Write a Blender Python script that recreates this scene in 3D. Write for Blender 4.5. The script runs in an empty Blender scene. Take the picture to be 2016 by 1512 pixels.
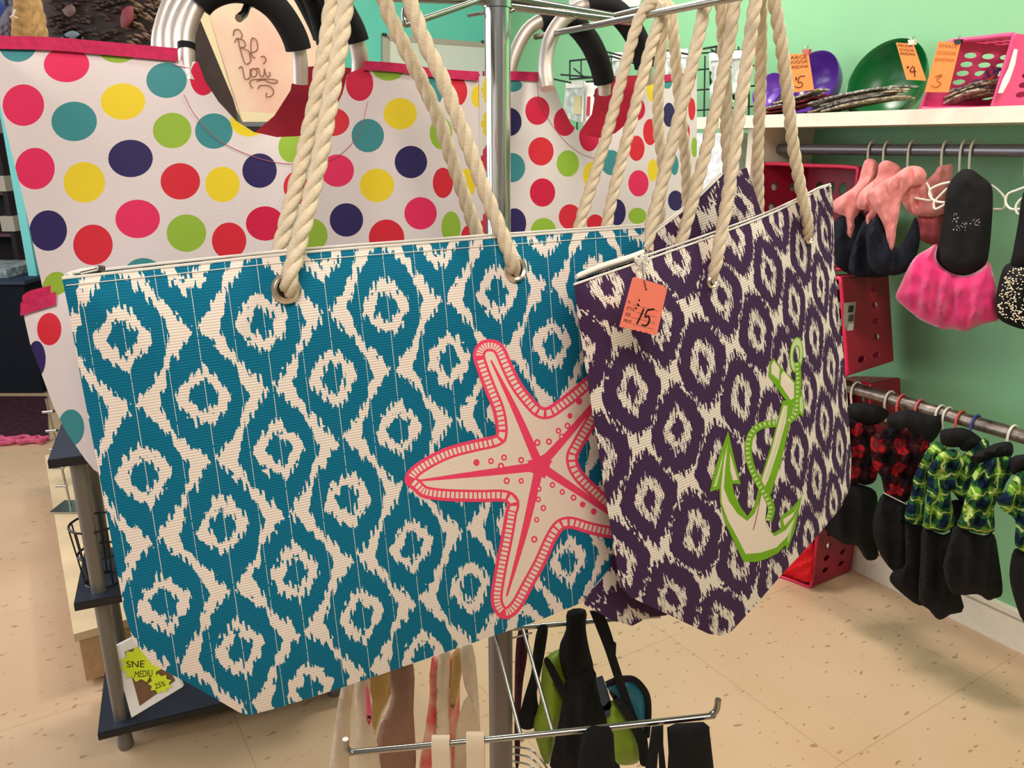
import bpy, math, random
import numpy as np
from mathutils import Vector, Matrix
from mathutils.geometry import delaunay_2d_cdt
from mathutils import noise as mnoise
random.seed(7)
SC = bpy.context.scene
COL = SC.collection
# ---------------------------------------------------------------- camera, world, lights, exposure
F = 1560.0
PITCH = math.radians(16.9)
CAM = Vector((0, 0, 1.45))
cd = bpy.data.cameras.new('camera'); cam = bpy.data.objects.new('camera', cd); COL.objects.link(cam)
cam.location = CAM; cam.rotation_euler = (math.pi / 2 - PITCH, 0, 0)
cd.sensor_width = 36; cd.lens = F / 2016 * 36; cd.clip_start = .02
SC.camera = cam
w = bpy.data.worlds.new('world'); SC.world = w; w.use_nodes = True
w.node_tree.nodes['Background'].inputs[0].default_value = (1, .955, .90, 1)
w.node_tree.nodes['Background'].inputs[1].default_value = .22
SC.view_settings.view_transform = 'Standard'; SC.view_settings.look = 'None'
SC.view_settings.gamma = 1; SC.view_settings.exposure = -.16
def area(name, loc, target, sx, sy, power, col):
    l = bpy.data.lights.new(name, 'AREA'); l.shape = 'RECTANGLE'; l.size = sx; l.size_y = sy; l.energy = power; l.color = col
    o = bpy.data.objects.new(name, l); COL.objects.link(o); o.location = loc
    o.rotation_euler = (Vector(target) - Vector(loc)).to_track_quat('-Z', 'Y').to_euler()
    return o
area('storefront_window_light', (-3.3, .9, 1.7), (0, 1.8, .9), 2.6, 2.2, 52, (.88, .94, 1))
area('left_floor_fill', (-4.2, 2.6, 2.0), (-1.6, 2.4, 0), 1.6, 1.6, 60, (.90, .95, 1))  # extra fill lamp, added to brighten the floor at left
area('ceiling_light', (.1, -.9, 2.7), (.3, 1.4, 1.2), 1.4, .8, 46, (1, .90, .80))
area('ceiling_light', (1.15, 1.15, 2.85), (1.2, 1.3, 0), .4, .3, 34, (1, .92, .80))
area('ceiling_light', (.2, 2.75, 2.85), (.25, 2.85, 0), .4, .3, 26, (1, .93, .84))
area('ceiling_light', (-.6, 2.6, 2.75), (-.6, 2.6, 0), 1.2, .6, 26, (1, .96, .9))

# ---------------------------------------------------------------- pixel frame of the photograph (2016 x 1512) to world
SP, CP = math.sin(PITCH), math.cos(PITCH)
def ray(x, y):
    a = x - 1008; b = 756 - y
    return Vector((a, F * CP + b * SP, -F * SP + b * CP)) / F
def PY(x, y, Y):
    r = ray(x, y); return CAM + r * (Y / r.y)
def PZ(x, y, z):
    r = ray(x, y); return CAM + r * ((z - CAM.z) / r.z)
class Plane:
    def __init__(s, n, d): s.n = Vector(n).normalized(); s.d = d / Vector(n).length
    def hit(s, x, y, push=0.0):
        r = ray(x, y); k = (s.d - s.n.dot(CAM)) / s.n.dot(r)
        return CAM + r * k * (1 - push / (k * r.length))
def VP(px, Y, t, lean=0.0):
    """vertical plane through pixel column px at distance Y, Y growing by t per metre to the right"""
    p = PY(px, 756, Y)
    n = Vector((-t, 1, lean)); return Plane(n, n.dot(p))
WANG = math.radians(32)
WN = Vector((math.cos(WANG), math.sin(WANG), 0))      # outward normal of the right wall
WD = Vector((math.sin(WANG), -math.cos(WANG), 0))     # along the wall, coming nearer
D = 2.377
def WP(off): return Plane(WN, D - off)
def proj(p):
    v = Vector(p) - CAM
    f_ = v.y * CP - v.z * SP; u = v.y * SP + v.z * CP
    return 1008 + F * v.x / f_, 756 - F * u / f_

# ---------------------------------------------------------------- materials
def lin(c):
    r = []
    for v in c[:3]:
        v /= 255.0
        r.append(v / 12.92 if v <= .04045 else ((v + .055) / 1.055) ** 2.4)
    return (*r, 1)
MC = {}
def mat(name, c, rough=.7, metal=0.0, noise=0.0, nscale=40, bump=0.0, bscale=200, sheen=0.0, alpha=1.0, trans=0.0, emit=0.0, c2=None):
    if name in MC: return MC[name]
    m = bpy.data.materials.new(name); m.use_nodes = True; MC[name] = m
    N = m.node_tree.nodes; L = m.node_tree.links; b = N['Principled BSDF']
    b.inputs['Base Color'].default_value = lin(c); b.inputs['Roughness'].default_value = rough; b.inputs['Metallic'].default_value = metal
    b.inputs['Alpha'].default_value = alpha; b.inputs['Transmission Weight'].default_value = trans
    b.inputs['Sheen Weight'].default_value = sheen
    if rough > .6 and metal == 0: b.inputs['Specular IOR Level'].default_value = .25
    if emit: b.inputs['Emission Color'].default_value = lin(c); b.inputs['Emission Strength'].default_value = emit
    tc = N.new('ShaderNodeTexCoord')
    if noise or c2:
        n = N.new('ShaderNodeTexNoise'); n.inputs['Scale'].default_value = nscale; n.inputs['Detail'].default_value = 4
        L.new(tc.outputs['Object'], n.inputs['Vector'])
        mx = N.new('ShaderNodeMix'); mx.data_type = 'RGBA'
        c2 = c2 or [v * (1 - noise) for v in c]
        mx.inputs[6].default_value = lin(c); mx.inputs[7].default_value = lin(c2)
        rm = N.new('ShaderNodeMapRange'); rm.inputs[1].default_value = .35; rm.inputs[2].default_value = .65
        L.new(n.outputs[0], rm.inputs[0]); L.new(rm.outputs[0], mx.inputs[0]); L.new(mx.outputs[2], b.inputs['Base Color'])
    if bump:
        n = N.new('ShaderNodeTexNoise'); n.inputs['Scale'].default_value = bscale; n.inputs['Detail'].default_value = 3
        L.new(tc.outputs['Object'], n.inputs['Vector'])
        bp = N.new('ShaderNodeBump'); bp.inputs['Strength'].default_value = bump; bp.inputs['Distance'].default_value = .002
        L.new(n.outputs[0], bp.inputs['Height']); L.new(bp.outputs[0], b.inputs['Normal'])
    return m
class NT:
    """tiny helper to write node maths"""
    def __init__(s, m): s.N = m.node_tree.nodes; s.L = m.node_tree.links
    def m(s, op, a, b=0.0, c=None):
        n = s.N.new('ShaderNodeMath'); n.operation = op
        for i, v in enumerate((a, b, c)):
            if v is None: continue
            if isinstance(v, (int, float)): n.inputs[i].default_value = v
            else: s.L.new(v, n.inputs[i])
        return n.outputs[0]
    def comb(s, x, y, z=0.0):
        n = s.N.new('ShaderNodeCombineXYZ')
        for i, v in enumerate((x, y, z)):
            if isinstance(v, (int, float)): n.inputs[i].default_value = v
            else: s.L.new(v, n.inputs[i])
        return n.outputs[0]
    def noise(s, vec, scale=1.0, detail=1.0):
        n = s.N.new('ShaderNodeTexNoise'); n.inputs['Scale'].default_value = scale; n.inputs['Detail'].default_value = detail
        s.L.new(vec, n.inputs['Vector']); return n.outputs[0]
    def uv(s):
        n = s.N.new('ShaderNodeUVMap'); x = s.N.new('ShaderNodeSeparateXYZ'); s.L.new(n.outputs[0], x.inputs[0]); return x.outputs[0], x.outputs[1]
    def mix(s, f, a, b):
        n = s.N.new('ShaderNodeMix'); n.data_type = 'RGBA'
        for i, v in ((0, f), (6, a), (7, b)):
            if isinstance(v, (int, float)): n.inputs[i].default_value = v
            elif isinstance(v, tuple): n.inputs[i].default_value = v
            else: s.L.new(v, n.inputs[i])
        return n.outputs[2]
def ikat(name, dark, light, kind):
    m = bpy.data.materials.new(name); m.use_nodes = True; t = NT(m); b = t.N['Principled BSDF']
    b.inputs['Roughness'].default_value = .85; b.inputs['Specular IOR Level'].default_value = .2
    u, v = t.uv()
    xw = t.m('WRAP', u, 1.0, -1.0); yw = t.m('WRAP', v, 1.0, -1.0)
    # threads: narrow columns pushed up and down
    thr = t.m('FLOOR', t.m('MULTIPLY', u, 26.0))
    n1 = t.noise(t.comb(t.m('MULTIPLY', u, 30.0), t.m('MULTIPLY', v, 2.2), 3.1), 1, 1)
    wn = t.N.new('ShaderNodeTexWhiteNoise'); wn.noise_dimensions = '2D'; t.L.new(t.comb(thr, t.m('FLOOR', t.m('ADD', t.m('MULTIPLY', v, 2.0), .5))), wn.inputs['Vector']); n2 = wn.outputs[0]
    n3 = t.noise(t.comb(t.m('MULTIPLY', u, 5.0), t.m('MULTIPLY', v, 4.0), 1.7), 1, 1)
    amp = .20 if kind == 'teal' else .24
    jag = t.m('ADD', t.m('MULTIPLY', t.m('SUBTRACT', n1, .5), amp), t.m('MULTIPLY', t.m('SUBTRACT', n2, .5), amp * .85))
    uj = t.m('ADD', u, t.m('MULTIPLY', t.m('SUBTRACT', n3, .5), .10))
    vj = t.m('ADD', v, jag)
    ax = t.m('MULTIPLY', t.m('ABSOLUTE', t.m('WRAP', uj, 1.0, -1.0)), .5)
    ay = t.m('MULTIPLY', t.m('ABSOLUTE', t.m('WRAP', vj, 1.0, -1.0)), .5)
    def fold(a, c):
        k = t.m('GREATER_THAN', t.m('ADD', a, c), .5)
        f = lambda q: t.m('ADD', q, t.m('MULTIPLY', k, t.m('SUBTRACT', .5, t.m('MULTIPLY', q, 2.0))))
        return f(a), f(c)
    cx, cy = fold(ax, ay)
    def sup(rx, ry, e):
        return t.m('ADD', t.m('POWER', t.m('DIVIDE', cx, rx), e), t.m('POWER', t.m('DIVIDE', cy, ry), e))
    AND = lambda a, c: t.m('MULTIPLY', a, c)
    if kind == 'teal':
        ring = AND(t.m('LESS_THAN', sup(.200, .225, 1.3), 1.0), t.m('GREATER_THAN', sup(.110, .130, 1.2), 1.0))
        na, nb = fold(t.m('SUBTRACT', .5, ax), ay)
        lo = t.m('ADD', .014, t.m('MULTIPLY', nb, .86)); hi = t.m('ADD', .170, t.m('MULTIPLY', nb, .42))
        br = AND(AND(t.m('GREATER_THAN', na, lo), t.m('LESS_THAN', na, hi)), t.m('LESS_THAN', nb, .262))
        # fine white warp lines
        l1 = t.m('LESS_THAN', t.m('ABSOLUTE', t.m('SUBTRACT', t.m('WRAP', u, 1.0, 0.0), .03)), .0042)
        l2 = t.m('LESS_THAN', t.m('ABSOLUTE', t.m('SUBTRACT', t.m('WRAP', t.m('ADD', u, .5), 1.0, 0.0), .06)), .0035)
        br2 = t.m('GREATER_THAN', t.noise(t.comb(t.m('MULTIPLY', u, 2.0), t.m('MULTIPLY', v, 14.0), 5.0), 1, 1), .36)
        lines = AND(t.m('MINIMUM', t.m('ADD', l1, l2), 1.0), br2)
        white = t.m('MINIMUM', t.m('ADD', t.m('ADD', ring, br), lines), 1.0)
    else:
        body = t.m('LESS_THAN', sup(.375, .43, 1.42), 1.0)
        n4 = t.noise(t.comb(t.m('MULTIPLY', u, 46.0), t.m('MULTIPLY', v, 5.0), 9.0), 1, 1)
        ring = AND(AND(t.m('LESS_THAN', sup(.195, .225, 1.25), 1.0), t.m('GREATER_THAN', sup(.085, .125, 1.2), 1.0)), t.m('GREATER_THAN', n4, .40))
        white = t.m('SUBTRACT', 1.0, AND(body, t.m('SUBTRACT', 1.0, ring)))
    rib = t.m('MULTIPLY_ADD', t.m('SINE', t.m('MULTIPLY', v, 150.0 if kind == 'teal' else 130.0)), .5, .5)
    mott = t.noise(t.comb(t.m('MULTIPLY', u, 12.0), t.m('MULTIPLY', v, 60.0)), 1, 3)
    dk = t.mix(t.m('MULTIPLY', t.m('ADD', rib, mott), .32), lin(dark), lin([c * .80 for c in dark]))
    lt = t.mix(t.m('MULTIPLY', rib, .35), lin(light), lin([c * .90 for c in light]))
    t.L.new(t.mix(white, dk, lt), b.inputs['Base Color'])
    bp = t.N.new('ShaderNodeBump'); bp.inputs['Strength'].default_value = .35; bp.inputs['Distance'].default_value = .0008
    t.L.new(rib, bp.inputs['Height']); t.L.new(bp.outputs[0], b.inputs['Normal'])
    return m
def plaid(name, base, band, dark, line, k):
    m = bpy.data.materials.new(name); m.use_nodes = True; t = NT(m); b = t.N['Principled BSDF']
    b.inputs['Roughness'].default_value = .95; b.inputs['Specular IOR Level'].default_value = .1
    u, v = t.uv()
    wob = t.m('MULTIPLY', t.m('SUBTRACT', t.noise(t.comb(t.m('MULTIPLY', u, 30.0), t.m('MULTIPLY', v, 30.0)), 1, 1), .5), .5)
    fu = t.m('WRAP', t.m('ADD', t.m('MULTIPLY', u, k), wob), 1.0, 0.0); fv = t.m('WRAP', t.m('ADD', t.m('MULTIPLY', v, k), wob), 1.0, 0.0)
    bu = t.m('LESS_THAN', fu, .5); bv = t.m('LESS_THAN', fv, .5)
    both = t.m('MULTIPLY', bu, bv); any_ = t.m('MAXIMUM', bu, bv)
    c = t.mix(any_, lin(base), lin(band)); c = t.mix(both, c, lin(dark))
    lu = t.m('LESS_THAN', t.m('ABSOLUTE', t.m('SUBTRACT', fu, .75)), .05); lv = t.m('LESS_THAN', t.m('ABSOLUTE', t.m('SUBTRACT', fv, .75)), .05)
    c = t.mix(t.m('MULTIPLY', t.m('MAXIMUM', lu, lv), .7), c, lin(line))
    t.L.new(c, b.inputs['Base Color']); return m

IK_T = ikat('teal_ikat_canvas', (8, 118, 152), (246, 231, 218), 'teal')
IK_P = ikat('purple_ikat_canvas', (74, 46, 84), (244, 230, 216), 'purple')
CANVAS = mat('cream_canvas', (226, 214, 196), .9, bump=.3, bscale=600, noise=.06)
LINING = mat('cream_lining', (218, 208, 190), .9, noise=.05)
ZIPM = mat('white_zipper_tape', (232, 226, 216), .8)
ROPE = mat('cream_cotton_rope', (236, 218, 188), .95, bump=.5, bscale=900, noise=.07, nscale=120)
CHROME = mat('chrome', (222, 226, 222), .16, 1.0)
WIRE = mat('bright_steel_wire', (170, 168, 160), .22, 1.0)
STEEL = mat('brushed_steel', (150, 145, 138), .4, 1.0, noise=.2, nscale=30)
NICKEL = mat('nickel_grommet', (226, 212, 192), .3, .9)
ALU = mat('brushed_aluminium', (222, 210, 200), .5, .85)
FOAM = mat('black_foam', (20, 20, 22), .75)
HOTPINK = mat('hot_pink_ink', (252, 74, 112), .7)
CREAMINK = mat('bare_cream_canvas', (246, 226, 208), .9, bump=.3, bscale=700)
LIME = mat('lime_ink', (122, 178, 28), .75)
PALELIME = mat('pale_lime_ink', (206, 224, 160), .8)
POLYW = mat('white_polyester', (226, 214, 214), .62, sheen=.2, bump=.12, bscale=500)
DC = dict(p=(228, 48, 96), r=(214, 44, 60), y=(236, 208, 48), t=(64, 140, 146), g=(150, 186, 62), n=(50, 40, 92), c=(206, 30, 70))
DM = {k: mat('dot_' + nm, DC[k], .62) for k, nm in dict(p='pink', r='red', y='yellow', t='teal', g='green', n='navy', c='crimson').items()}
PINKTRIM = mat('pink_webbing_trim', (212, 48, 96), .85, bump=.5, bscale=900, noise=.1, nscale=200)
REDLIN = mat('crimson_lining', (182, 26, 56), .6, noise=.12, nscale=20)
BLACKF = mat('black_fabric', (24, 23, 24), .85, noise=.3, nscale=30, bump=.2, bscale=300)
NAVYF = mat('navy_fabric', (28, 32, 44), .9, noise=.3, nscale=40)
PINKF = mat('pink_jersey', (236, 150, 146), .9, noise=.08, nscale=15)
TULLE = mat('hot_pink_tulle', (226, 44, 116), .8, noise=.22, nscale=8, sheen=.5)
WHITEPL = mat('white_plastic', (232, 228, 210), .4)
CORAL = mat('coral_plastic', (232, 96, 92), .4)
BLUEPL = mat('blue_plastic', (70, 84, 170), .4)
REDCR = mat('raspberry_shaded', (150, 18, 46), .45, noise=.1, nscale=8); REDRIM = mat('raspberry_rim', (206, 26, 72), .35)  # crate panels carry their shade in the colour; the rim stays brighter
PINKCR = mat('pink_plastic', (222, 74, 128), .35)
WHITEP = mat('white_paint', (238, 228, 208), .5, noise=.03)
OPAPER = mat('orange_card', (250, 146, 78), .8)
CORALP = mat('coral_card', (255, 136, 112), .8)
INK = mat('dark_ink', (40, 22, 26), .7)
BROWNINK = mat('brown_ink', (150, 112, 96), .8)
BLACKM = mat('black_wire', (22, 22, 24), .5)

# ---------------------------------------------------------------- mesh building
class MB:
    def __init__(s): s.v = []; s.f = []; s.m = []; s.uv = []; s.mats = []
    def mi(s, m):
        if m not in s.mats: s.mats.append(m)
        return s.mats.index(m)
    def add(s, verts, faces, m, uvs=None):
        o = len(s.v); s.v += [tuple(p) for p in verts]; k = s.mi(m)
        for f in faces:
            s.f.append(tuple(o + i for i in f)); s.m.append(k)
            s.uv += [(uvs[i] if uvs else (verts[i][0], verts[i][2])) for i in f]
        return s
    def box(s, c, sx, sy, sz, m, ax=None, ay=None):
        c = Vector(c); X = (ax or Vector((1, 0, 0))) * sx / 2; Yv = (ay or Vector((0, 1, 0))) * sy / 2; Z = Vector((0, 0, sz / 2))
        v = [c + X * i + Yv * j + Z * k for i in (-1, 1) for j in (-1, 1) for k in (-1, 1)]
        return s.add(v, [(0, 1, 3, 2), (4, 6, 7, 5), (0, 4, 5, 1), (2, 3, 7, 6), (0, 2, 6, 4), (1, 5, 7, 3)], m)
    def tube(s, pts, r, m, n=10, closed=False, flat=1.0, up=None):
        pts = [Vector(p) for p in pts]; N = len(pts); R = r if isinstance(r, (list, tuple)) else [r] * N
        tang = []
        for i in range(N):
            a = pts[(i - 1) % N] if closed or i > 0 else pts[0]; b = pts[(i + 1) % N] if closed or i < N - 1 else pts[-1]
            tang.append((b - a).normalized())
        u = up or (Vector((0, 0, 1)) if abs(tang[0].z) < .9 else Vector((1, 0, 0)))
        u = (u - tang[0] * u.dot(tang[0])).normalized(); V = []
        for i in range(N):
            u = (u - tang[i] * u.dot(tang[i])).normalized(); w_ = tang[i].cross(u)
            for k in range(n):
                a = 2 * math.pi * k / n; V.append(pts[i] + (u * math.cos(a) * flat + w_ * math.sin(a)) * R[i])
        Fc = []
        for i in range(N if closed else N - 1):
            j = (i + 1) % N
            for k in range(n):
                k2 = (k + 1) % n; Fc.append((i * n + k, i * n + k2, j * n + k2, j * n + k))
        if not closed:
            Fc.append(tuple(range(n - 1, -1, -1))); Fc.append(tuple((N - 1) * n + k for k in range(n)))
        return s.add(V, Fc, m)
    def ribbon(s, pts, wv, th, m):
        """flat strap: width vector wv, small thickness"""
        pts = [Vector(p) for p in pts]; V = []; N = len(pts)
        for i, p in enumerate(pts):
            t = (pts[min(i + 1, N - 1)] - pts[max(i - 1, 0)]).normalized()
            wvv = wv[i] if isinstance(wv, list) else wv
            nn = t.cross(wvv).normalized() * th / 2
            V += [p - wvv / 2 - nn, p + wvv / 2 - nn, p + wvv / 2 + nn, p - wvv / 2 + nn]
        Fc = []
        for i in range(N - 1):
            for k in range(4):
                k2 = (k + 1) % 4; Fc.append((i * 4 + k, i * 4 + k2, i * 4 + 4 + k2, i * 4 + 4 + k))
        Fc += [(3, 2, 1, 0), tuple(4 * (N - 1) + k for k in range(4))]
        return s.add(V, Fc, m)
    def slab(s, pts, back, m):
        """polygon of 3D points given thickness by the vector back"""
        n = len(pts); V = [Vector(p) for p in pts] + [Vector(p) + back for p in pts]
        Fc = [tuple(range(n)), tuple(range(2 * n - 1, n - 1, -1))] + [(i, i + n, (i + 1) % n + n, (i + 1) % n) for i in range(n)]
        return s.add(V, Fc, m)
    def lathe(s, c, prof, m, n=32, M=None):
        V = []; c = Vector(c)
        for r, z in prof:
            for k in range(n):
                a = 2 * math.pi * k / n; p = Vector((r * math.cos(a), r * math.sin(a), z)); V.append(c + (M @ p if M else p))
        Fc = [(i * n + k, i * n + (k + 1) % n, (i + 1) * n + (k + 1) % n, (i + 1) * n + k) for i in range(len(prof) - 1) for k in range(n)]
        return s.add(V, Fc, m)
    def build(s, name, parent=None, smooth=True, **kw):
        me = bpy.data.meshes.new(name); me.from_pydata(s.v, [], s.f)
        for m in s.mats: me.materials.append(m)
        me.polygons.foreach_set('material_index', s.m)
        lay = me.uv_layers.new(name='UVMap'); lay.data.foreach_set('uv', [c for p in s.uv for c in p])
        me.validate(); me.update()
        me.shade_smooth() if smooth else me.shade_flat()
        if smooth and hasattr(me, 'set_sharp_from_angle'): me.set_sharp_from_angle(angle=math.radians(50))
        o = bpy.data.objects.new(name, me); COL.objects.link(o)
        if parent: attach(o, parent)
        tag(o, **kw); return o
def tag(o, label=None, cat=None, group=None, kind=None):
    if label: o['label'] = label
    if cat: o['category'] = cat
    if group: o['group'] = group
    if kind: o['kind'] = kind
    return o
def attach(o, parent):
    root = parent; base = Vector((0, 0, 0))
    while root: base += Vector(root.location); root = root.parent
    o.parent = parent
    o.location = Vector(o.location) - base
def recentre(o, base):
    """move a mesh object's origin to base"""
    base = Vector(base); o.data.transform(Matrix.Translation(-base)); o.location = base
def thing(name, loc, label, cat, group=None):
    o = bpy.data.objects.new(name, None); COL.objects.link(o); o.location = loc; o.empty_display_size = .05
    return tag(o, label, cat, group)
def smoothp(pts, k=8, closed=False):
    P = [Vector(p) for p in pts]; out = []; n = len(P)
    rng = range(n if closed else n - 1)
    for i in rng:
        g = (lambda j: P[j % n]) if closed else (lambda j: P[max(0, min(n - 1, j))])
        a, b, c, d = g(i - 1), g(i), g(i + 1), g(i + 2)
        if not closed:
            if i == 0: a = b * 2 - c
            if i == n - 2: d = c * 2 - b
        for q in range(k):
            t = q / k
            out.append(.5 * ((2 * b) + (c - a) * t + (2 * a - 5 * b + 4 * c - d) * t * t + (3 * b - a - 3 * c + d) * t ** 3))
    if not closed: out.append(P[-1])
    return out
def s2(pts, k=6, closed=True): return [(p.x, p.y) for p in smoothp([(x, y, 0) for x, y in pts], k, closed)]
def resample(pts, step):
    pts = [Vector(p) for p in pts]; out = [pts[0]]; acc = 0
    for a, b in zip(pts, pts[1:]):
        L = (b - a).length
        while acc + L >= step:
            a = a + (b - a) * ((step - acc) / L); out.append(a.copy()); L = (b - a).length; acc = 0
        acc += L
    if (out[-1] - pts[-1]).length > step * .3: out.append(pts[-1])
    return out
def rope(mb, pts, R, m=ROPE, pitch=None, phase=0.0):
    pitch = pitch or R * 7.2
    P = resample(smoothp(pts, 10), R * .55); N = len(P); u = None
    strands = [[], [], []]; L = 0
    for i, p in enumerate(P):
        t = (P[min(i + 1, N - 1)] - P[max(i - 1, 0)]).normalized()
        if u is None: u = Vector((0, 1, 0)) if abs(t.y) < .9 else Vector((1, 0, 0))
        u = (u - t * u.dot(t)).normalized(); w_ = t.cross(u)
        if i: L += (p - P[i - 1]).length
        for k in range(3):
            a = phase + 2 * math.pi * (k / 3 + L / pitch); strands[k].append(p + (u * math.cos(a) + w_ * math.sin(a)) * R * .47)
    for st in strands: mb.tube(st, R * .60, m, 8)
    return mb
def pip(poly, x, y):
    inside = np.zeros(x.shape, bool); n = len(poly); j = n - 1
    for i in range(n):
        xi, yi = poly[i]; xj, yj = poly[j]
        if yi != yj:
            c = ((yi > y) != (yj > y)) & (x < (xj - xi) * (y - yi) / (yj - yi) + xi); inside ^= c
        j = i
    return inside
def edge_dist(poly, x, y):
    d = np.full(x.shape, 1e9); n = len(poly)
    for i in range(n):
        ax, ay = poly[i]; bx, by = poly[(i + 1) % n]; vx, vy = bx - ax, by - ay; L = vx * vx + vy * vy + 1e-9
        t = np.clip(((x - ax) * vx + (y - ay) * vy) / L, 0, 1); d = np.minimum(d, np.hypot(x - ax - t * vx, y - ay - t * vy))
    return d
def triang(outline, shapes, step):
    """outline and coloured shapes in pixels -> verts, tris, material per tri (None cuts a hole)"""
    V = []; E = []
    def addpoly(p):
        o = len(V); V.extend([Vector((float(a), float(b))) for a, b in p]); E.extend([(o + i, o + (i + 1) % len(p)) for i in range(len(p))])
    # subdivide long outline edges
    def dense(p):
        out = []
        for i in range(len(p)):
            a = p[i]; b = p[(i + 1) % len(p)]; k = max(1, int(math.hypot(b[0] - a[0], b[1] - a[1]) / step))
            out += [(a[0] + (b[0] - a[0]) * q / k, a[1] + (b[1] - a[1]) * q / k) for q in range(k)]
        return out
    od = dense(outline); addpoly(od)
    for p, m in shapes: addpoly(p)
    xs = [p[0] for p in od]; ys = [p[1] for p in od]
    gx, gy = np.meshgrid(np.arange(min(xs), max(xs), step), np.arange(min(ys), max(ys), step))
    gx = gx + (np.arange(gx.shape[0]) % 2)[:, None] * step * .5
    gx = gx.ravel(); gy = gy.ravel(); ok = pip(od, gx, gy) & (edge_dist(od, gx, gy) > step * .4)
    V.extend([Vector((float(a), float(b))) for a, b in zip(gx[ok], gy[ok])])
    vo, eo, fo, *_ = delaunay_2d_cdt(V, E, [], 0, 1e-4)
    vx = np.array([v.x for v in vo]); vy = np.array([v.y for v in vo]); fa = [tuple(f) for f in fo if len(f) >= 3]
    tr = []
    for f in fa:
        for i in range(1, len(f) - 1): tr.append((f[0], f[i], f[i + 1]))
    tr = np.array(tr); cx = vx[tr].mean(1); cy = vy[tr].mean(1)
    lab = np.zeros(len(tr), int); keep = pip(od, cx, cy)
    for i, (p, m) in enumerate(shapes): lab[pip(p, cx, cy)] = i + 1
    return vx, vy, tr, lab, keep, od
def sheet(mb, outline, shapes, base, mapf, step, uvf=None, flip=False):
    vx, vy, tr, lab, keep, od = triang(outline, shapes, step)
    P = [mapf(a, b) for a, b in zip(vx, vy)]; UV = [uvf(a, b) if uvf else (p.x, p.z) for a, b, p in zip(vx, vy, P)]
    mats = [base] + [m for _, m in shapes]
    for k in set(lab[keep].tolist()):
        if mats[k] is None: continue
        fs = tr[keep & (lab == k)].tolist()
        used = sorted({i for f in fs for i in f}); mp = {i: j for j, i in enumerate(used)}
        mb.add([P[i] for i in used], [tuple(mp[i] for i in (f[::-1] if flip else f)) for f in fs], mats[k], [UV[i] for i in used])
    # weld
    return mb
def weld(o, d=1e-6):
    import bmesh
    bm = bmesh.new(); bm.from_mesh(o.data); bmesh.ops.remove_doubles(bm, verts=bm.verts, dist=d); bm.to_mesh(o.data); bm.free()
    o.data.shade_smooth(); return o
def stroke(pts, wd, sm=True):
    """closed polygon around a 2D polyline"""
    P = [Vector((x, y, 0)) for x, y in pts]; n0 = len(P)
    W = wd if isinstance(wd, (list, tuple)) else [wd] * n0
    if sm and n0 > 2:
        PW = smoothp([(x, y, q) for (x, y), q in zip(pts, W)], 5)
    else: PW = [Vector((x, y, q)) for (x, y), q in zip(pts, W)]
    n = len(PW); A = []; B = []
    for i in range(n):
        t = PW[min(i + 1, n - 1)] - PW[max(i - 1, 0)]; L = math.hypot(t.x, t.y) or 1
        nx, ny = -t.y / L, t.x / L; h = PW[i].z / 2
        A.append((PW[i].x + nx * h, PW[i].y + ny * h)); B.append((PW[i].x - nx * h, PW[i].y - ny * h))
    return A + B[::-1]
def ell(cx, cy, rx, ry, rot=0, n=28):
    c, s_ = math.cos(rot), math.sin(rot)
    return [(cx + rx * math.cos(a) * c - ry * math.sin(a) * s_, cy + rx * math.cos(a) * s_ + ry * math.sin(a) * c) for a in [2 * math.pi * k / n for k in range(n)]]
def puffy(mb, outline, plane, th, m, step=10, folds=0.0, fdir=(1, 0), fper=30.0, phase=0.0, uvs=1.0, k=.0, sm=3, WW=None, wr=0.0):
    """closed cushion-like cloth volume from a traced outline lying in a real plane"""
    out = s2(outline, sm) if sm > 1 else outline
    vx, vy, tr, lab, keep, od = triang(out, [], step); d = edge_dist(od, vx, vy)
    on = d < .5; W = WW or max(20.0, float(np.percentile(d, 90)))
    prof = np.sqrt(np.clip(d / W, 0, 1)) * np.where(on, 0, 1)
    fl = folds * prof * np.sin((vx * fdir[0] + vy * fdir[1]) / fper * 6.283 + phase + .8 * np.sin(vy / (fper * 2.3) + phase))
    prf = th * prof
    if wr: fl = fl + np.array([wr * (mnoise.noise(Vector((a / fper * 1.3, b / fper * .6, phase * 3 + th * 99))) + .5 * mnoise.noise(Vector((a / fper * 3, b / fper * 1.5, 7)))) for a, b in zip(vx, vy)]) * np.clip(d / 10, 0, 1)
    A = [plane.hit(a, b, float(p + q)) for a, b, p, q in zip(vx, vy, prf, fl)]
    B = [plane.hit(a, b, float(-p - .0015 * (not o_) + q * .5)) for a, b, p, q, o_ in zip(vx, vy, prf, fl, on)]
    ax = Vector((plane.n.y, -plane.n.x, 0)).normalized(); UVa = [(p.dot(ax) * uvs, p.z * uvs) for p in A]
    fs = tr[keep].tolist(); n = len(A)
    ii = {i: (i if on[i] else i + n) for i in range(n)}
    mb.add(A + B, [tuple(f) for f in fs] + [tuple(ii[i] for i in f[::-1]) for f in fs], m, UVa + UVa)
    return mb
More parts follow.
